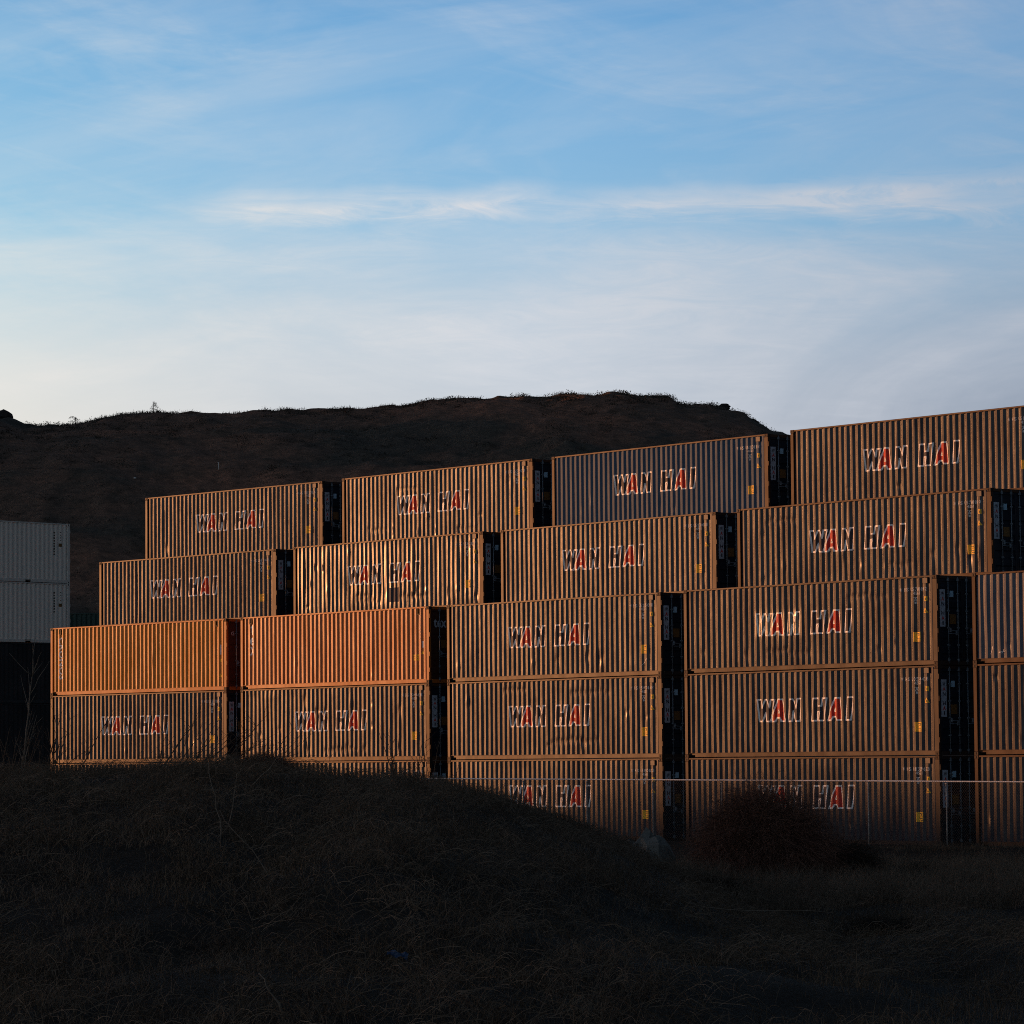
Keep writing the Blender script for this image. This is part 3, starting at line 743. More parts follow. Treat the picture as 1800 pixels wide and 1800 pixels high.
def G(x, y):
    a, d = local(x, y)
    zc = np.interp(a, CREST[:, 0], CREST[:, 1])
    near = 0.25 + 0.25*fbm(a*0.15, d*0.15, 4, 3)
    prof = smooth(24, 57, d)*(1-smooth(59, 84, d))
    z = near*(1-smooth(70, 88, d)) + (zc-near)*prof
    z = z + 0.24*fbm(a*0.60, d*0.22, 5, 9)*(1-smooth(80, 92, d))*smooth(15, 30, d)
    # low bank the fence stands on
    z = np.where(d > 60, np.maximum(z, 0.33*smooth(-17, -13, y)*(1-smooth(-10, -5, y))*smooth(-30, 0, x)*smooth(60, 80, d)), z)
    # unseen high ground added towards the low sun, shaped to shade foreground and lower stacks
    q = x*(-SUNV[0]) + y*(-SUNV[1]); q = q/math.cos(SUN_EL)
    p = x*0.395 + y*(-0.918)
    H = np.interp(p, OCC[:, 0], OCC[:, 1])
    z = z + (H+18.6)*smooth(-520, -302, q)*(1-smooth(-300, -150, q))*smooth(-90, -30, p)*1.0
    # far hill foot rises gently beyond the yard
    return z + 0.0*a
def G1f(x, y): return float(G(np.array([x]), np.array([y]))[0])

def grid_mesh(name, av, dv, zf, mat, smoothf=True):
    A, D = np.meshgrid(av, dv, indexing='ij'); X, Y = world(A, D); Z = zf(X, Y, A, D)
    n, m = A.shape; idx = np.arange(n*m).reshape(n, m)
    f = np.stack([idx[:-1, :-1], idx[1:, :-1], idx[1:, 1:], idx[:-1, 1:]], -1).reshape(-1, 4)
    return link(name, np_mesh(name, np.stack([X, Y, Z], -1).reshape(-1, 3), f, smoothf), mat)
def earth(name, c1, c2, c3, s1=0.5, s2=6.0, bumpd=0.05, stretch=(1, 1, 1)):
    m, N, L, b, oc = principled(name)
    v = mapping(N, L, oc, stretch)
    col = mixc(N, L, ramp(N, L, noise(N, L, v, s1, 7, 0.6), [(0.38, 0.0), (0.62, 1.0)]), c1, c2)
    col = mixc(N, L, ramp(N, L, noise(N, L, v, s2, 6, 0.7), [(0.45, 0.0), (0.7, 1.0)]), col, c3)
    L.new(col, b.inputs['Base Color']); b.inputs['Roughness'].default_value = 0.95; b.inputs['Specular IOR Level'].default_value = 0.1
    bp = N.new('ShaderNodeBump'); bp.inputs['Distance'].default_value = bumpd; bp.inputs['Strength'].default_value = 0.8
    L.new(noise(N, L, oc, s2*1.5, 8, 0.7), bp.inputs['Height']); L.new(bp.outputs[0], b.inputs['Normal'])
    return m
soil = earth('dry_soil', (0.020, 0.016, 0.012), (0.034, 0.027, 0.020), (0.012, 0.010, 0.008))
av = np.concatenate([np.linspace(-3000, -320, 12), np.linspace(-300, -22, 60), np.linspace(-20, 22, 170), np.linspace(24, 90, 14), np.linspace(120, 3000, 12)])
dv = np.concatenate([np.linspace(-600, -40, 10), np.linspace(-30, 20, 26), np.linspace(20.5, 110, 230), np.linspace(112, 300, 50), np.linspace(330, 5000, 20)])
tag(grid_mesh('ground', av, dv, lambda X, Y, A, D: G(X, Y), soil), kind='structure', label='dark dry earth from the foreground up to the container yard')

HILL = np.array([(-420, 20), (-300, 66), (-180, 76), (-110, 68), (-75, 48), (-58.98, 42.93), (-58.0, 43.18), (-56.03, 42.25), (-52.42, 42.08), (-50.45, 42.33), (-45.2, 43.34), (-41.39, 43.58), (-39.29, 43.43), (-36.66, 43.6), (-32.73, 43.44), (-30.76, 43.69), (-24.85, 43.7), (-21.57, 43.74), (-16.31, 43.83), (-13.03, 44.07), (-10.4, 44.57), (-6.46, 44.81), (-1.86, 45.03), (1.42, 45.2), (4.05, 44.98), (7.01, 45.49), (9.3, 45.2), (12.59, 45.31), (15.21, 45.02), (18.17, 45.06), (19.14, 44.2), (22.42, 43.84), (26.35, 42.89), (27.65, 41.76), (28.95, 40.89), (32.87, 39.54), (39.4, 37.18), (58.91, 27.83), (90, 14), (140, 2)])  # unseen far-left shoulder raised to keep the sun off the hill face
def hillz(A, D):
    zr = np.interp(A, HILL[:, 0], HILL[:, 1])
    zs = np.interp(A, HILL[::2, 0], HILL[::2, 1])
    t = np.clip((D-255)/(430-255), 0, 1)
    near = t**1.15*(1-0.10*np.sin(t*math.pi*2))
    front = zs*near
    k = smooth(0.85, 1.0, t)
    z = np.where(D <= 430, front*(1-k)+zr*near*k, zr*(1-smooth(430, 640, D)))
    # gullies and spurs running down the face
    g = np.sin(t*math.pi)**0.8*np.where(D <= 430, 1, 0)
    z = z + g*(4.2*fbm(A*0.030+D*0.012, D*0.012, 4, 21) + 1.6*fbm(A*0.09+D*0.03, D*0.03, 4, 33))
    z = z + 0.55*fbm(A*0.35, D*0.25, 5, 41)*np.clip(t*4, 0, 1)
    return z - 0.15
hav = np.concatenate([np.linspace(-420, -90, 60), np.linspace(-88, 80, 520), np.linspace(82, 140, 20)])
hdv = np.concatenate([np.linspace(250, 400, 200), np.linspace(400.5, 440, 90), np.linspace(442, 640, 50)])
hm, N, L, b, oc = principled('scrub_hillside')
big = ramp(N, L, noise(N, L, mapping(N, L, oc, (1, 1, 2.0)), 0.030, 5, 0.6, 0.6), [(0.42, 0.0), (0.60, 1.0)])
col = mixc(N, L, big, (0.135, 0.112, 0.090), (0.38, 0.195, 0.13))
col = mixc(N, L, ramp(N, L, noise(N, L, oc, 0.8, 9, 0.8), [(0.40, 0.0), (0.64, 0.75)]), col, (0.052, 0.048, 0.040))
col = mixc(N, L, ramp(N, L, noise(N, L, mapping(N, L, oc, (1, 1, 1), (40, 9, 3)), 0.9, 7, 0.7), [(0.60, 0.0), (0.75, 0.6)]), col, (0.34, 0.28, 0.21))
L.new(col, b.inputs['Base Color']); b.inputs['Roughness'].default_value = 1.0; b.inputs['Specular IOR Level'].default_value = 0.05
bp = N.new('ShaderNodeBump'); bp.inputs['Distance'].default_value = 0.6; bp.inputs['Strength'].default_value = 1.0
L.new(noise(N, L, oc, 0.8, 8, 0.75), bp.inputs['Height']); L.new(bp.outputs[0], b.inputs['Normal'])
hill = grid_mesh('hill', hav, hdv, lambda X, Y, A, D: hillz(A, D), hm)
tag(hill, kind='structure', label='long dark scrubby hill behind the containers')

# low scrub on the hill: uncountable leaf clumps
def leafcloud(name, centers, sizes, per, mat, flat=0.7, leaf=0.25):
    """one mesh: around every centre `per` small triangles in a ragged half ball"""
    n = len(centers); C = np.repeat(centers, per, 0); S = np.repeat(sizes, per)
    d = RNG.normal(size=(n*per, 3)); d /= np.linalg.norm(d, axis=1)[:, None]; d[:, 2] = np.abs(d[:, 2])*flat
    rr = RNG.uniform(0.45, 1.05, n*per)[:, None]
    P = C + d*rr*S[:, None]
    t1 = RNG.normal(size=(n*per, 3)); t1 /= np.linalg.norm(t1, axis=1)[:, None]
    t2 = RNG.normal(size=(n*per, 3)); t2 /= np.linalg.norm(t2, axis=1)[:, None]
    s = (S*leaf*RNG.uniform(0.5, 1.4, n*per))[:, None]
    co = np.stack([P, P+t1*s, P+t2*s], 1).reshape(-1, 3)
    f = np.arange(len(co)).reshape(-1, 3)
    return link(name, np_mesh(name, co, f), mat)
scrub_mat = plain('scrub_leaves', (0.055, 0.048, 0.038), 0.95, 0.7, 0.12, spec=0.1)
nA = 5200
A = RNG.uniform(-66, 40, nA); D = 430 - 165*RNG.random(nA)**1.6
dens = vnoise(A*0.12, D*0.08, 5)
keep = dens > 0.38; A, D = A[keep], D[keep]
A = np.concatenate([A, RNG.uniform(-64, 36, 700)]); D = np.concatenate([D, RNG.uniform(425, 433, 700)])
X, Y = world(A, D); Z = hillz(A, D)
sz = RNG.uniform(0.25, 0.95, len(A)); sz[-700:] = RNG.uniform(0.15, 0.42, 700); sz[-180:] = np.where((A[-180:] > -15) & (A[-180:] < 19), RNG.uniform(.35, .7, 180), .25)
tag(leafcloud('hill_scrub', np.stack([X, Y, Z-0.15], -1), sz, 44, scrub_mat, .7, .15), kind='stuff', label='dry low scrub covering the hill')
# dry grass fringe on the far ridge (seen as a fuzzy line)
def blades(name, X, Y, Z, H, W_, lean, mat, bend=0.35):
    n = len(X); th = RNG.uniform(0, 2*math.pi, n); la = RNG.uniform(0, 2*math.pi, n); ln = RNG.uniform(0, lean, n)*H
    wx, wy = np.cos(th)*W_/2, np.sin(th)*W_/2
    b0 = np.stack([X-wx, Y-wy, Z], -1); b1 = np.stack([X+wx, Y+wy, Z], -1)
    mx, my = X+np.cos(la)*ln*bend, Y+np.sin(la)*ln*bend
    m0 = np.stack([mx-wx*.7, my-wy*.7, Z+H*.6], -1); m1 = np.stack([mx+wx*.7, my+wy*.7, Z+H*.6], -1)
    tp = np.stack([X+np.cos(la)*ln, Y+np.sin(la)*ln, Z+H*np.sqrt(np.clip(1-(ln/H)**2*.6, .1, 1))], -1)
    co = np.stack([b0, b1, m0, m1, tp], 1).reshape(-1, 3); k = np.arange(n)*5
    f = np.concatenate([np.stack([k, k+1, k+3], -1), np.stack([k, k+3, k+2], -1), np.stack([k+2, k+3, k+4], -1)])
    return link(name, np_mesh(name, co, f), mat)
A = RNG.uniform(-60, 30, 5000); D = RNG.uniform(424, 432, 5000)
kk = vnoise(A*0.5, D*0.1, 8) > 0.5; A, D = A[kk], D[kk]; A = np.concatenate([A, RNG.uniform(-52, -36, 900)]); D = np.concatenate([D, RNG.uniform(426, 431, 900)])
X, Y = world(A, D)
tag(blades('ridge_grass', X, Y, hillz(A, D)-0.1, RNG.uniform(0.15, 0.55, len(A)), RNG.uniform(0.03, 0.07, len(A)), 1.1, plain('ridge_grass_blades', (0.07, 0.05, 0.035), 0.95, 0.4, 0.5, spec=0.1)), kind='stuff', label='dry grass fringe along the top of the hill')
def boulder(mb, c, s, seed, jag=0.3):
    r = np.random.default_rng(seed); n, m = 9, 12; i0 = len(mb.v)
    for i in range(n+1):
        for j in range(m):
            th = math.pi*i/n; ph = 2*math.pi*j/m
            d = np.array([math.sin(th)*math.cos(ph), math.sin(th)*math.sin(ph), math.cos(th)])
            k = 1 + jag*float(fbm(np.array([d[0]*1.7+seed]), np.array([d[1]*1.7+d[2]*2.1]), 3, seed)[0])*2 + r.uniform(-.05, .05)
            mb.v.append((c[0]+d[0]*s[0]*k, c[1]+d[1]*s[1]*k, c[2]+d[2]*s[2]*k))
    for i in range(n):
        for j in range(m):
            mb.f.append((i0+i*m+j, i0+(i+1)*m+j, i0+(i+1)*m+(j+1) % m, i0+i*m+(j+1) % m)); mb.sm.append(False)
rock_mat = earth('hill_rock', (0.04, 0.035, 0.032), (0.06, 0.05, 0.045), (0.03, 0.026, 0.024), 0.8, 5.0)
for (a, s, dz, lab) in ((-58.9, (1.3, 1.1, .85), .0, 'dark rock outcrop on the hill crest above the pale grey containers'), (27.9, (.9, .7, .6), .2, 'small dark boulder on the steep end of the hill crest'), (24.5, (.8, .7, .5), .15, 'rounded dark boulder on the crest, higher up than the small steep one')):
    mb = MB(); x, y = world(a, 430); z = float(hillz(np.array([a]), np.array([430.]))[0]); boulder(mb, (0, 0, 0), s, int(a*3)+400)
    o = link('boulder', mb.mesh('boulder'), rock_mat); o.location = (x, y, z+dz); tag(o, lab, 'boulder', 'boulders on the hill crest')
# two small bushes on the skyline
twig_dark = plain('dark_twigs', (0.035, 0.028, 0.022), 0.9, 0.3, 3.0, spec=0.15)
for (a, h, lab) in ((-41.3, 1.35, 'tallest little upright bush standing alone on the skyline'), (-50.3, .9, 'squat little bush on the skyline nearer the rock outcrop')):
    x, y = world(a, 430); z = float(hillz(np.array([a]), np.array([430.]))[0])
    root = empty('bush', (x, y, z)); tag(root, lab, 'bush', 'bushes on the skyline')
    mb = MB(); mb.tube([(0, 0, -.2), (.03, 0, h*.5), (0, .02, h*.95)], [.05, .035, .01], 5); link('stem', mb.mesh('stem'), twig_dark, root)
    cs = np.array([(RNG.normal(0, .18), RNG.normal(0, .18), h*(.3+.55*k/8)) for k in range(9)])
    link_o = leafcloud('crown', cs, np.full(9, .26), 40, scrub_mat, 1.0, .3); link_o.parent = root
# little pale marks on the hill face
x, y = world(*( -33.2, 415)); 
def hillpoint(u, v):
    """where the line of sight through a spot of the photograph meets the hill face, used once for two tiny markers"""
    d = fwd + R2*((u-900)/FPX) - U2*((v-900)/FPX)
    for t in np.arange(255, 430, .5):
        p = CAM + d*t; a, dd = local(p[0], p[1])
        if float(hillz(np.array([a]), np.array([dd]))[0]) > p[2]: return p
    return CAM + d*400
p = hillpoint(384, 826); mb = MB(); mb.tube([(0, 0, -.3), (0, 0, .72)], [.035, .035], 6); mb.box(-.05, .05, -.05, .05, .70, .78)
o = link('marker_post', mb.mesh('marker_post'), plain('post_white', (.75, .75, .72), .6)); o.location = p; tag(o, 'thin white marker post standing on the dark hillside', 'marker post')
p = hillpoint(237, 843); mb = MB(); boulder(mb, (0, 0, 0), (.16, .12, .08), 5)
o = link('pale_stone', mb.mesh('pale_stone'), plain('pale_stone_surface', (.6, .6, .58), .8)); o.location = p + np.array([0, 0, .15]); tag(o, 'tiny white stone lying on the hillside', 'stone')

# ------------------------------------------------------------------ fence
fence = empty('chain_link_fence', (14.0, -11.5, 0.35)); tag(fence, 'tall chain link fence with pale top rail running in front of the container stacks', 'fence')
fx = [36.68 - 3.05*k for k in range(-4, 16)]
def railz(x): return 2.28 - 0.0055*(x-14.75)
for x in fx:
    zb = G1f(x, -11.5); mb = MB(); mb.tube([(x-14.0, 0, zb-.35-.2), (x-14.0, 0, railz(x)-.35-.05)], [.019, .019], 8); mb.box(x-14.0-.034, x-14.0+.034, -.034, .034, railz(x)-.35-.08, railz(x)-.35-.045, .004)
    link('post', mb.mesh('post'), MAT['post'], fence)
mb = MB(); xs = sorted(fx); mb.tube([(x-14.0, 0, railz(x)-.35) for x in xs], [.021]*len(xs), 8); link('top_rail', mb.mesh('top_rail'), MAT['steel'], fence)
for x0, x1 in zip(xs, xs[1:]):
    v = []; f = []; zb0 = G1f(x0, -11.5)-.35+.03; zt = railz(x0)-.35; h = zt-zb0; s = .085; w = .0022
    def rib(ax, az, bx, bz):
        i = len(v); dx, dz = bx-ax, bz-az; l = math.hypot(dx, dz)
        if l < .02: return
        nx, nz = -dz/l*w, dx/l*w
        v.extend([(ax+nx, -.026, az+nz), (bx+nx, -.026, bz+nz), (bx-nx, -.026, bz-nz), (ax-nx, -.026, az-nz)]); f.append((i, i+1, i+2, i+3))
    X0, X1 = x0-14.0, x1-14.0; k = -h
    while k < X1-X0:
        ax = max(k, 0); az = zb0+(ax-k); bx = min(k+h, X1-X0); bz = zb0+(bx-k); rib(X0+ax, az, X0+bx, bz); rib(X0+ax, zt+zb0-az, X0+bx, zt+zb0-bz); k += s
    me = bpy.data.meshes.new('wire_mesh'); me.from_pydata(v, [], f); link('wire_mesh', me, MAT['wire'], fence)

# ------------------------------------------------------------------ rocks by the mound's foot
grey_rock = earth('grey_rock', (0.15, 0.145, 0.135), (0.20, 0.19, 0.175), (0.09, 0.088, 0.08), 1.2, 7.0, 0.04)
def on_ground(u, v, dmin=22, dmax=120):
    d = fwd + R2*((u-900)/FPX) - U2*((v-900)/FPX)
    for t in np.arange(dmin, dmax, .1):
        p = CAM + d*t
        if G1f(p[0], p[1]) > p[2]: return p
    return None
def at_depth(u, D):
    a = (u-900)/FPX*D; x, y = world(a, D); return a, x, y
for u, D_, s, lab in ((1102, 80, (.66, .5, .60), 'broad low grey rock at the foot of the mound'), (1141, 79, (.48, .42, .72), 'pointed grey rock at the foot of the mound, beside a fence post')):
    a, x, y = at_depth(u, D_); zg = G1f(x, y); mb = MB(); boulder(mb, (0, 0, 0), s, u, .35)
    o = link('rock', mb.mesh('rock'), grey_rock); o.location = (x, y, zg+s[2]*.5); tag(o, lab, 'rock', 'grey rocks at the foot of the mound')

# ------------------------------------------------------------------ grass and weeds on the mound
dry = earth('dry_grass_blades', (0.085, 0.062, 0.044), (0.20, 0.14, 0.095), (0.034, 0.026, 0.018), 0.7, 5.0, 0.0)
n = 330000
D = np.sqrt(RNG.uniform(22**2, 104**2, n)); A = RNG.uniform(-0.155, 0.155, n)*D*1.12
cl = fbm(A*0.9, D*0.5, 4, 55); keep = RNG.random(n) < np.clip(0.55+cl*1.4, 0.08, 1); A, D = A[keep], D[keep]
X, Y = world(A, D); keep = Y < -3; A, D, X, Y = A[keep], D[keep], X[keep], Y[keep]
cl = fbm(A*0.9, D*0.5, 4, 55)
H = RNG.uniform(0.07, 0.24, len(A))*(1+cl*0.9)
H = np.where(RNG.random(len(A)) < .03, H*2.0, H)
tag(blades('dry_grass', X, Y, G(X, Y)-.03, np.clip(H, .05, .6), RNG.uniform(.004, .010, len(A)), 1.25, dry, 0.5), kind='stuff', label='dry tangled grass over the dark mound')

n = 70000                                               # long dead stems lying every way
D = np.sqrt(RNG.uniform(24**2, 96**2, n)); A = RNG.uniform(-0.155, 0.155, n)*D*1.12
kp = fbm(A*0.7+9, D*0.4, 4, 77) > -0.12; A, D = A[kp], D[kp]; X, Y = world(A, D); kp = Y < -13; X, Y = X[kp], Y[kp]
n = len(X); th = RNG.uniform(0, 2*math.pi, n); ln = RNG.uniform(.12, .55, n); K = 4
T = np.linspace(0, 1, K+1)[None, :]; hh = RNG.uniform(.02, .24, n)[:, None]; bendv = RNG.normal(0, .35, n)[:, None]
px = X[:, None] + np.cos(th[:, None]+bendv*T)*ln[:, None]*T; py = Y[:, None] + np.sin(th[:, None]+bendv*T)*ln[:, None]*T
pz = G(px, py) + .03 + hh*np.sin(T*math.pi*RNG.uniform(.5, 1.0, n)[:, None])
wv = RNG.uniform(.0025, .0055, n)[:, None]*(1-.6*T)
sx, sy = -np.sin(th)[:, None]*wv*.5, np.cos(th)[:, None]*wv*.5
co = np.stack([np.stack([px+sx, py+sy, pz+wv*.8], -1), np.stack([px-sx, py-sy, pz-wv*.8], -1)], 2).reshape(-1, 3)
bs = (np.arange(n)*(K+1)*2)[:, None] + np.arange(K)[None, :]*2
tag(link('dead_stems', np_mesh('dead_stems', co, np.stack([bs, bs+1, bs+3, bs+2], -1).reshape(-1, 4)), plain('dead_stem_surface', (0.16, 0.115, 0.082), .9, .6, 1.5, spec=.1)), kind='stuff', label='tangle of dead stems lying over the mound')

def arcpts(base, az, length, lean, droop, n=7, wob=.05, seed=0):
    r = random.Random(seed); pts = []; p = Vector(base); pitch = math.pi/2 - lean
    for k in range(n+1):
        pts.append(tuple(p)); t = k/n
        d = Vector((math.cos(az)*math.cos(pitch), math.sin(az)*math.cos(pitch), math.sin(pitch)))
        p = p + d*(length/n) + Vector((r.uniform(-wob, wob), r.uniform(-wob, wob), r.uniform(-wob, wob)))*length/n
        pitch -= droop/n
    return pts
AZR = math.atan2(AX[1], AX[0])                          # heading across the view
def weed_object(name, lab, cat, stalks, mat, grp=None):
    """stalks: list of (across, depth, length, lean to the right (+) or left (-), droop, radius, twigs)"""
    a0, d0 = stalks[0][0], stalks[0][1]; x0, y0 = world(a0, d0); z0 = G1f(x0, y0)
    root = empty(name, (x0, y0, z0)); tag(root, lab, cat, grp)
    mb = MB(); tw = MB()
    for i, (a, d, ln, le, dr, rd, nt) in enumerate(stalks):
        x, y = world(a, d); b = Vector((x-x0, y-y0, G1f(x, y)-z0-.08)); hd = AZR + (0 if le >= 0 else math.pi) + RNG.uniform(-.3, .3)
        pts = arcpts(b, hd, ln, abs(le), dr, 8, .10, i*7+int(a*10)); rs = [rd*(1-.8*k/8) for k in range(9)]
        mb.tube(pts, rs, 5)
        for q in range(nt):
            k = random.randint(2, 7); h2 = hd + random.choice([-1, 1])*random.uniform(.3, 1.4)+(math.pi if random.random() < .4 else 0)
            tw.tube(arcpts(pts[k], h2, ln*random.uniform(.12, .34), random.uniform(.3, 1.0), random.uniform(-.3, .6), 4, .12, q+i), [rd*.42, rd*.36, rd*.30, rd*.22, rd*.12], 4)
    link('stem', mb.mesh('stem'), mat, root)
    if tw.f: link('bare_twigs', tw.mesh('bare_twigs'), mat, root)  # thin leafless side twigs along the stalks
    return root
stalk_mat = plain('dry_stalks', (0.12, 0.075, 0.05), 0.85, 0.35, 3.0, spec=0.2)
pale_stalk = plain('pale_dry_stalks', (0.20, 0.155, 0.12), 0.85, 0.25, 3.0, spec=0.2)
def au(u, D): return (u-900)/FPX*D
# tall bare sapling by the dark containers
weed_object('bare_sapling', 'tall thin leafless sapling in front of the near black containers', 'sapling',
    [(au(36, 56), 56, 2.15, .12, -.04, .018, 10), (au(34, 56), 56.1, 1.1, .12, .1, .012, 5), (au(38, 56), 55.9, 1.0, .16, .1, .011, 5), (au(46, 56), 56, .7, -.2, .2, .010, 4), (au(32, 56), 56, .8, .2, .0, .010, 4)], pale_stalk)
def clump(lab, u0, u1, D, nst, h0, h1, lean, seed, cat='weed', name='dry_weed', mat=None, nt=4, rd=.006, dr=.5):
    random.seed(seed); st = []
    for k in range(nst):
        u = random.uniform(u0, u1); st.append((au(u, D), D+random.uniform(-1, 1), random.uniform(h0, h1), random.gauss(lean, .28), random.uniform(-.1, dr), random.uniform(.6, 1.2)*rd*1.5, nt))
    return weed_object(name, lab, cat, st, mat or stalk_mat, 'dry weeds along the top of the mound')
clump('spiky dry weed beside the tall sapling, in front of the near black containers', 0, 85, 56.5, 26, .3, .95, .1, 3)
clump('dry weed with thin stalks crossing the far corner of the front row', 88, 130, 57, 9, .6, 1.35, .25, 4, rd=.007)
clump('thin low dry weed below the letters of the container under the orange one', 170, 290, 57, 10, .3, .8, .5, 5)
clump('dense dry weed leaning over the door end of the far front stack', 270, 400, 57.5, 34, .5, 1.35, .75, 6, rd=.006)
clump('low dry weed with long stems sweeping over the gap between the orange containers', 330, 470, 57, 22, .4, 1.25, .95, 7, rd=.005)
clump('short dry weed on the slope under the dented container', 530, 690, 58, 26, .2, .55, .2, 8, rd=.005)
clump('dark upright dry weed near the corner of the dented container', 685, 760, 58, 14, .4, 1.15, -.05, 9, rd=.007)
clump('thin dry weed where the fence top meets the mound', 765, 880, 58, 16, .2, .55, .1, 10, rd=.004)

def round_shrub(lab, u, D, R, Hh, nst, mat, seed, zoff=0.0, name='shrub', w0=.008, grp=None):
    """many thin curved stems fanning from a low centre"""
    r = np.random.default_rng(seed); a, x, y = at_depth(u, D); zg = G1f(x, y) + zoff
    root = empty(name, (x, y, zg)); tag(root, lab, 'shrub', grp)
    n = nst; az = r.uniform(0, 2*math.pi, n); el = np.arcsin(np.clip(r.uniform(-.12, 1, n), -1, 1)); ln = r.uniform(.35, 1.04, n)**.6*(1+.10*np.sin(az*3))*(1+.08*r.normal(size=n))
    e = np.stack([np.cos(az)*np.cos(el)*R*ln, np.sin(az)*np.cos(el)*R*ln, np.sin(el)*Hh*ln], -1)
    b = np.stack([r.normal(0, R*.22, n), r.normal(0, R*.22, n), np.abs(r.normal(0, .04, n))], -1)
    K = 6; T = np.linspace(0, 1, K+1); side = r.normal(size=(n, 3)); side /= np.linalg.norm(side, axis=1)[:, None]
    up = np.zeros((n, 3)); up[:, 2] = Hh*.22
    P = b[:, None, :] + (e-b)[:, None, :]*T[None, :, None] + up[:, None, :]*(np.sin(T*math.pi)[None, :, None]) + r.normal(0, .022*R, (n, K+1, 3))*T[None, :, None]
    wd = (w0*(1-.75*T))[None, :, None]*r.uniform(.6, 1.2, n)[:, None, None]
    V0 = P + side[:, None, :]*wd; V1 = P - side[:, None, :]*wd
    co = np.stack([V0, V1], 2).reshape(-1, 3); base = (np.arange(n)*(K+1)*2)[:, None] + np.arange(K)[None, :]*2
    f = np.stack([base, base+1, base+3, base+2], -1).reshape(-1, 4)
    link('stem', np_mesh('stem', co, f), mat, root)
    # twigs: short splinters along the outer half
    m = n*10; i = r.integers(0, n, m); k = r.integers(2, K+1, m); p = P[i, k]; d = (P[i, k]-P[i, k-1]); d = d/np.linalg.norm(d, axis=1)[:, None] + r.normal(0, .7, (m, 3)); d /= np.linalg.norm(d, axis=1)[:, None]
    l = r.uniform(.05, .20, m)[:, None]*R; s = r.normal(size=(m, 3)); s /= np.linalg.norm(s, axis=1)[:, None]
    co = np.stack([p-s*w0*.4, p+s*w0*.4, p+d*l], 1).reshape(-1, 3)
    link('bare_twigs', np_mesh('bare_twigs', co, np.arange(len(co)).reshape(-1, 3)), mat, root)
    return root
bush_mat = plain('reddish_dry_twigs', (0.18, 0.09, 0.064), 0.9, 0.35, 2.0, spec=0.15)
round_shrub('big round reddish brown leafless shrub in front of the fence', 1332, 76, 1.62, 1.78, 9000, bush_mat, 1, .32, grp=None)
round_shrub('lower grey brown shrub leaning against the big round one', 1468, 78, 1.15, 1.05, 2400, plain('grey_dry_twigs', (0.07, 0.052, 0.040), .9, .3, 2.0, spec=.15), 2, .05)
round_shrub('small reddish shrub capping the top of the mound', 462, 57.5, .55, .32, 1500, bush_mat, 3, -.02, w0=.005)
random.seed(5)
for k, (u, D_, R_, lab) in enumerate(((1600, 82, .9, 'flat wide dark shrub below the door end stacks'), (1725, 70, .8, 'dark shrub at the lower edge of the near fence corner'), (1250, 60, .6, 'small dark shrub in front of the big round one'), (1540, 52, .7, 'thin dark shrub in the dark ground, far below the letters'))):
    round_shrub(lab, u, D_, R_, R_*.55, 900, twig_dark, 20+k, -.02, w0=.006, grp='dark low shrubs on the near ground')

# brush filling the low ground on the near side of the fence
def brush(name, lab, n_cl, us, ds, hs, mat, seed, per=46):
    r = np.random.default_rng(seed); D0 = np.sqrt(r.uniform(ds[0]**2, ds[1]**2, n_cl)); U0 = r.uniform(*us, n_cl)
    A0 = (U0-900)/FPX*D0; X0, Y0 = world(A0, D0); kp = Y0 < -13.5; X0, Y0, D0 = X0[kp], Y0[kp], D0[kp]; n_cl = len(X0)
    X = np.repeat(X0, per)+r.normal(0, .16, n_cl*per); Y = np.repeat(Y0, per)+r.normal(0, .16, n_cl*per); n = n_cl*per
    H = np.repeat(r.uniform(*hs, n_cl), per)*r.uniform(.4, 1.05, n); th = r.uniform(0, 6.28, n); ln = r.uniform(.05, .75, n)*H; K = 4
    T = np.linspace(0, 1, K+1)[None, :]; bx = r.normal(0, .05, (n, K+1))*T; by = r.normal(0, .05, (n, K+1))*T
    px = X[:, None]+np.cos(th)[:, None]*ln[:, None]*T**1.5+bx; py = Y[:, None]+np.sin(th)[:, None]*ln[:, None]*T**1.5+by
    pz = G(X, Y)[:, None]-.03+H[:, None]*T; ph = r.uniform(0, 6.28, n)[:, None]; w = r.uniform(.0025, .0055, n)[:, None]*(1-.7*T)
    sx, sy = np.cos(ph)*w, np.sin(ph)*w
    co = np.stack([np.stack([px+sx, py+sy, pz], -1), np.stack([px-sx, py-sy, pz], -1)], 2).reshape(-1, 3)
    bs = (np.arange(n)*(K+1)*2)[:, None] + np.arange(K)[None, :]*2
    tag(link(name, np_mesh(name, co, np.stack([bs, bs+1, bs+3, bs+2], -1).reshape(-1, 4)), mat), kind='stuff', label=lab)
brush('low_brush', 'tall uneven dry brush on the low ground before the fence', 1400, (1190, 1880), (58, 97), (.22, .62), plain('brush_stems', (0.15, 0.11, 0.08), .9, .6, 1.2, spec=.1), 91)
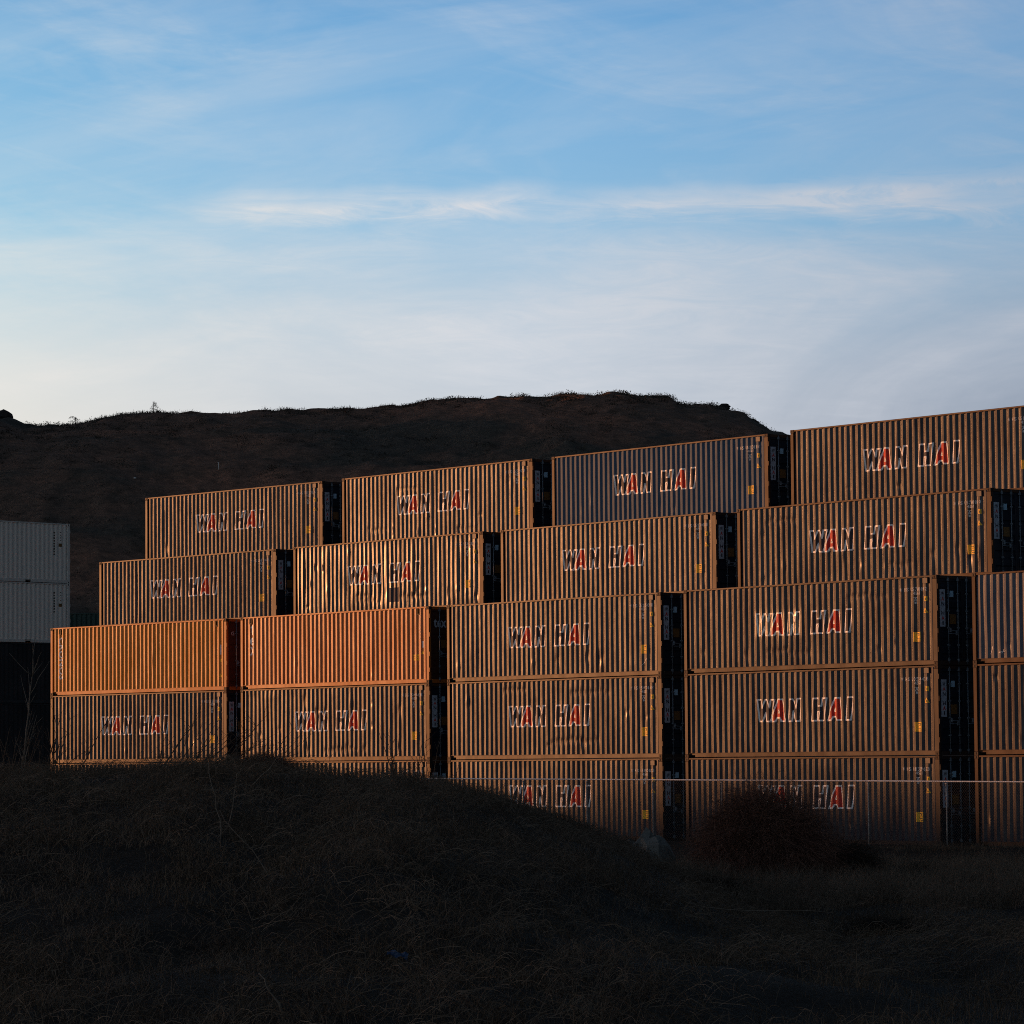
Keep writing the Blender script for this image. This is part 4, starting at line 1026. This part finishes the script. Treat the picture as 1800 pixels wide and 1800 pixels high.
brush('mound_brush', 'scattered dry brush clumps growing on the mound', 1000, (-60, 1150), (30, 62), (.06, .34), plain('mound_brush_stems', (0.14, 0.10, 0.072), .9, .6, 1.2, spec=.1), 92)

# loose bits lying on the mound
def stick(lab, u, v, ln, ang, rd, mat, bend=.3, name='fallen_branch'):
    p = on_ground(u, v)
    if p is None: return
    root_pts = []; n = 7; x = 0; z = 0
    dirx = np.array([AX[0], AX[1], 0])
    for k in range(n+1):
        root_pts.append((dirx[0]*x + random.uniform(-.02, .02), dirx[1]*x + random.uniform(-.02, .02), z)); t = k/n
        th = ang + bend*math.sin(t*3.0); x += math.cos(th)*ln/n; z += math.sin(th)*ln/n
    mb = MB(); mb.tube(root_pts, [rd*(1-.6*k/n) for k in range(n+1)], 6)
    o = link(name, mb.mesh(name), mat); o.location = (p[0]+DX[0]*-.25, p[1]+DX[1]*-.25, p[2]+.06); tag(o, lab, 'branch', 'fallen branches on the mound')
stick('pale forked branch hanging down the middle of the mound', 388, 1490, .95, rad(88), .009, pale_stalk, .25)
stick('pale thin branch crossing above the hanging forked one', 390, 1480, .9, rad(55), .007, pale_stalk, .5)
stick('pale straight branch slanting down beside the hanging forked one', 480, 1560, .95, rad(118), .007, pale_stalk, .2)
stick('stout pale stick poking up at the bottom of the mound', 505, 1795, .42, rad(118), .011, pale_stalk, .1)
stick('long thin pale branch lying on the slope below the round shrub', 1200, 1592, 1.9, rad(-14), .008, pale_stalk, .25)
stick('long pale branch arching over the shoulder of the mound', 440, 1390, .8, rad(35), .008, pale_stalk, .3)
p = on_ground(680, 1702)
if p is not None:
    mb = MB(); n = 6
    for i in range(n):
        for j in range(4):
            f = lambda a, b: (a/n*.20, b/4*.09, .02*math.sin(a*1.9+b*1.1)+.05)
            mb.quad([f(i, j), f(i+1, j), f(i+1, j+1), f(i, j+1)], True)
    o = link('plastic_scrap', mb.mesh('plastic_scrap'), plain('blue_plastic', (0.018, 0.045, 0.11), .5)); o.location = (p[0]-DX[0]*.3, p[1]-DX[1]*.3, p[2]+.10); o.rotation_euler = (.5, .2, AZR)
    tag(o, 'crumpled scrap of blue plastic caught in the dark grass', 'litter')
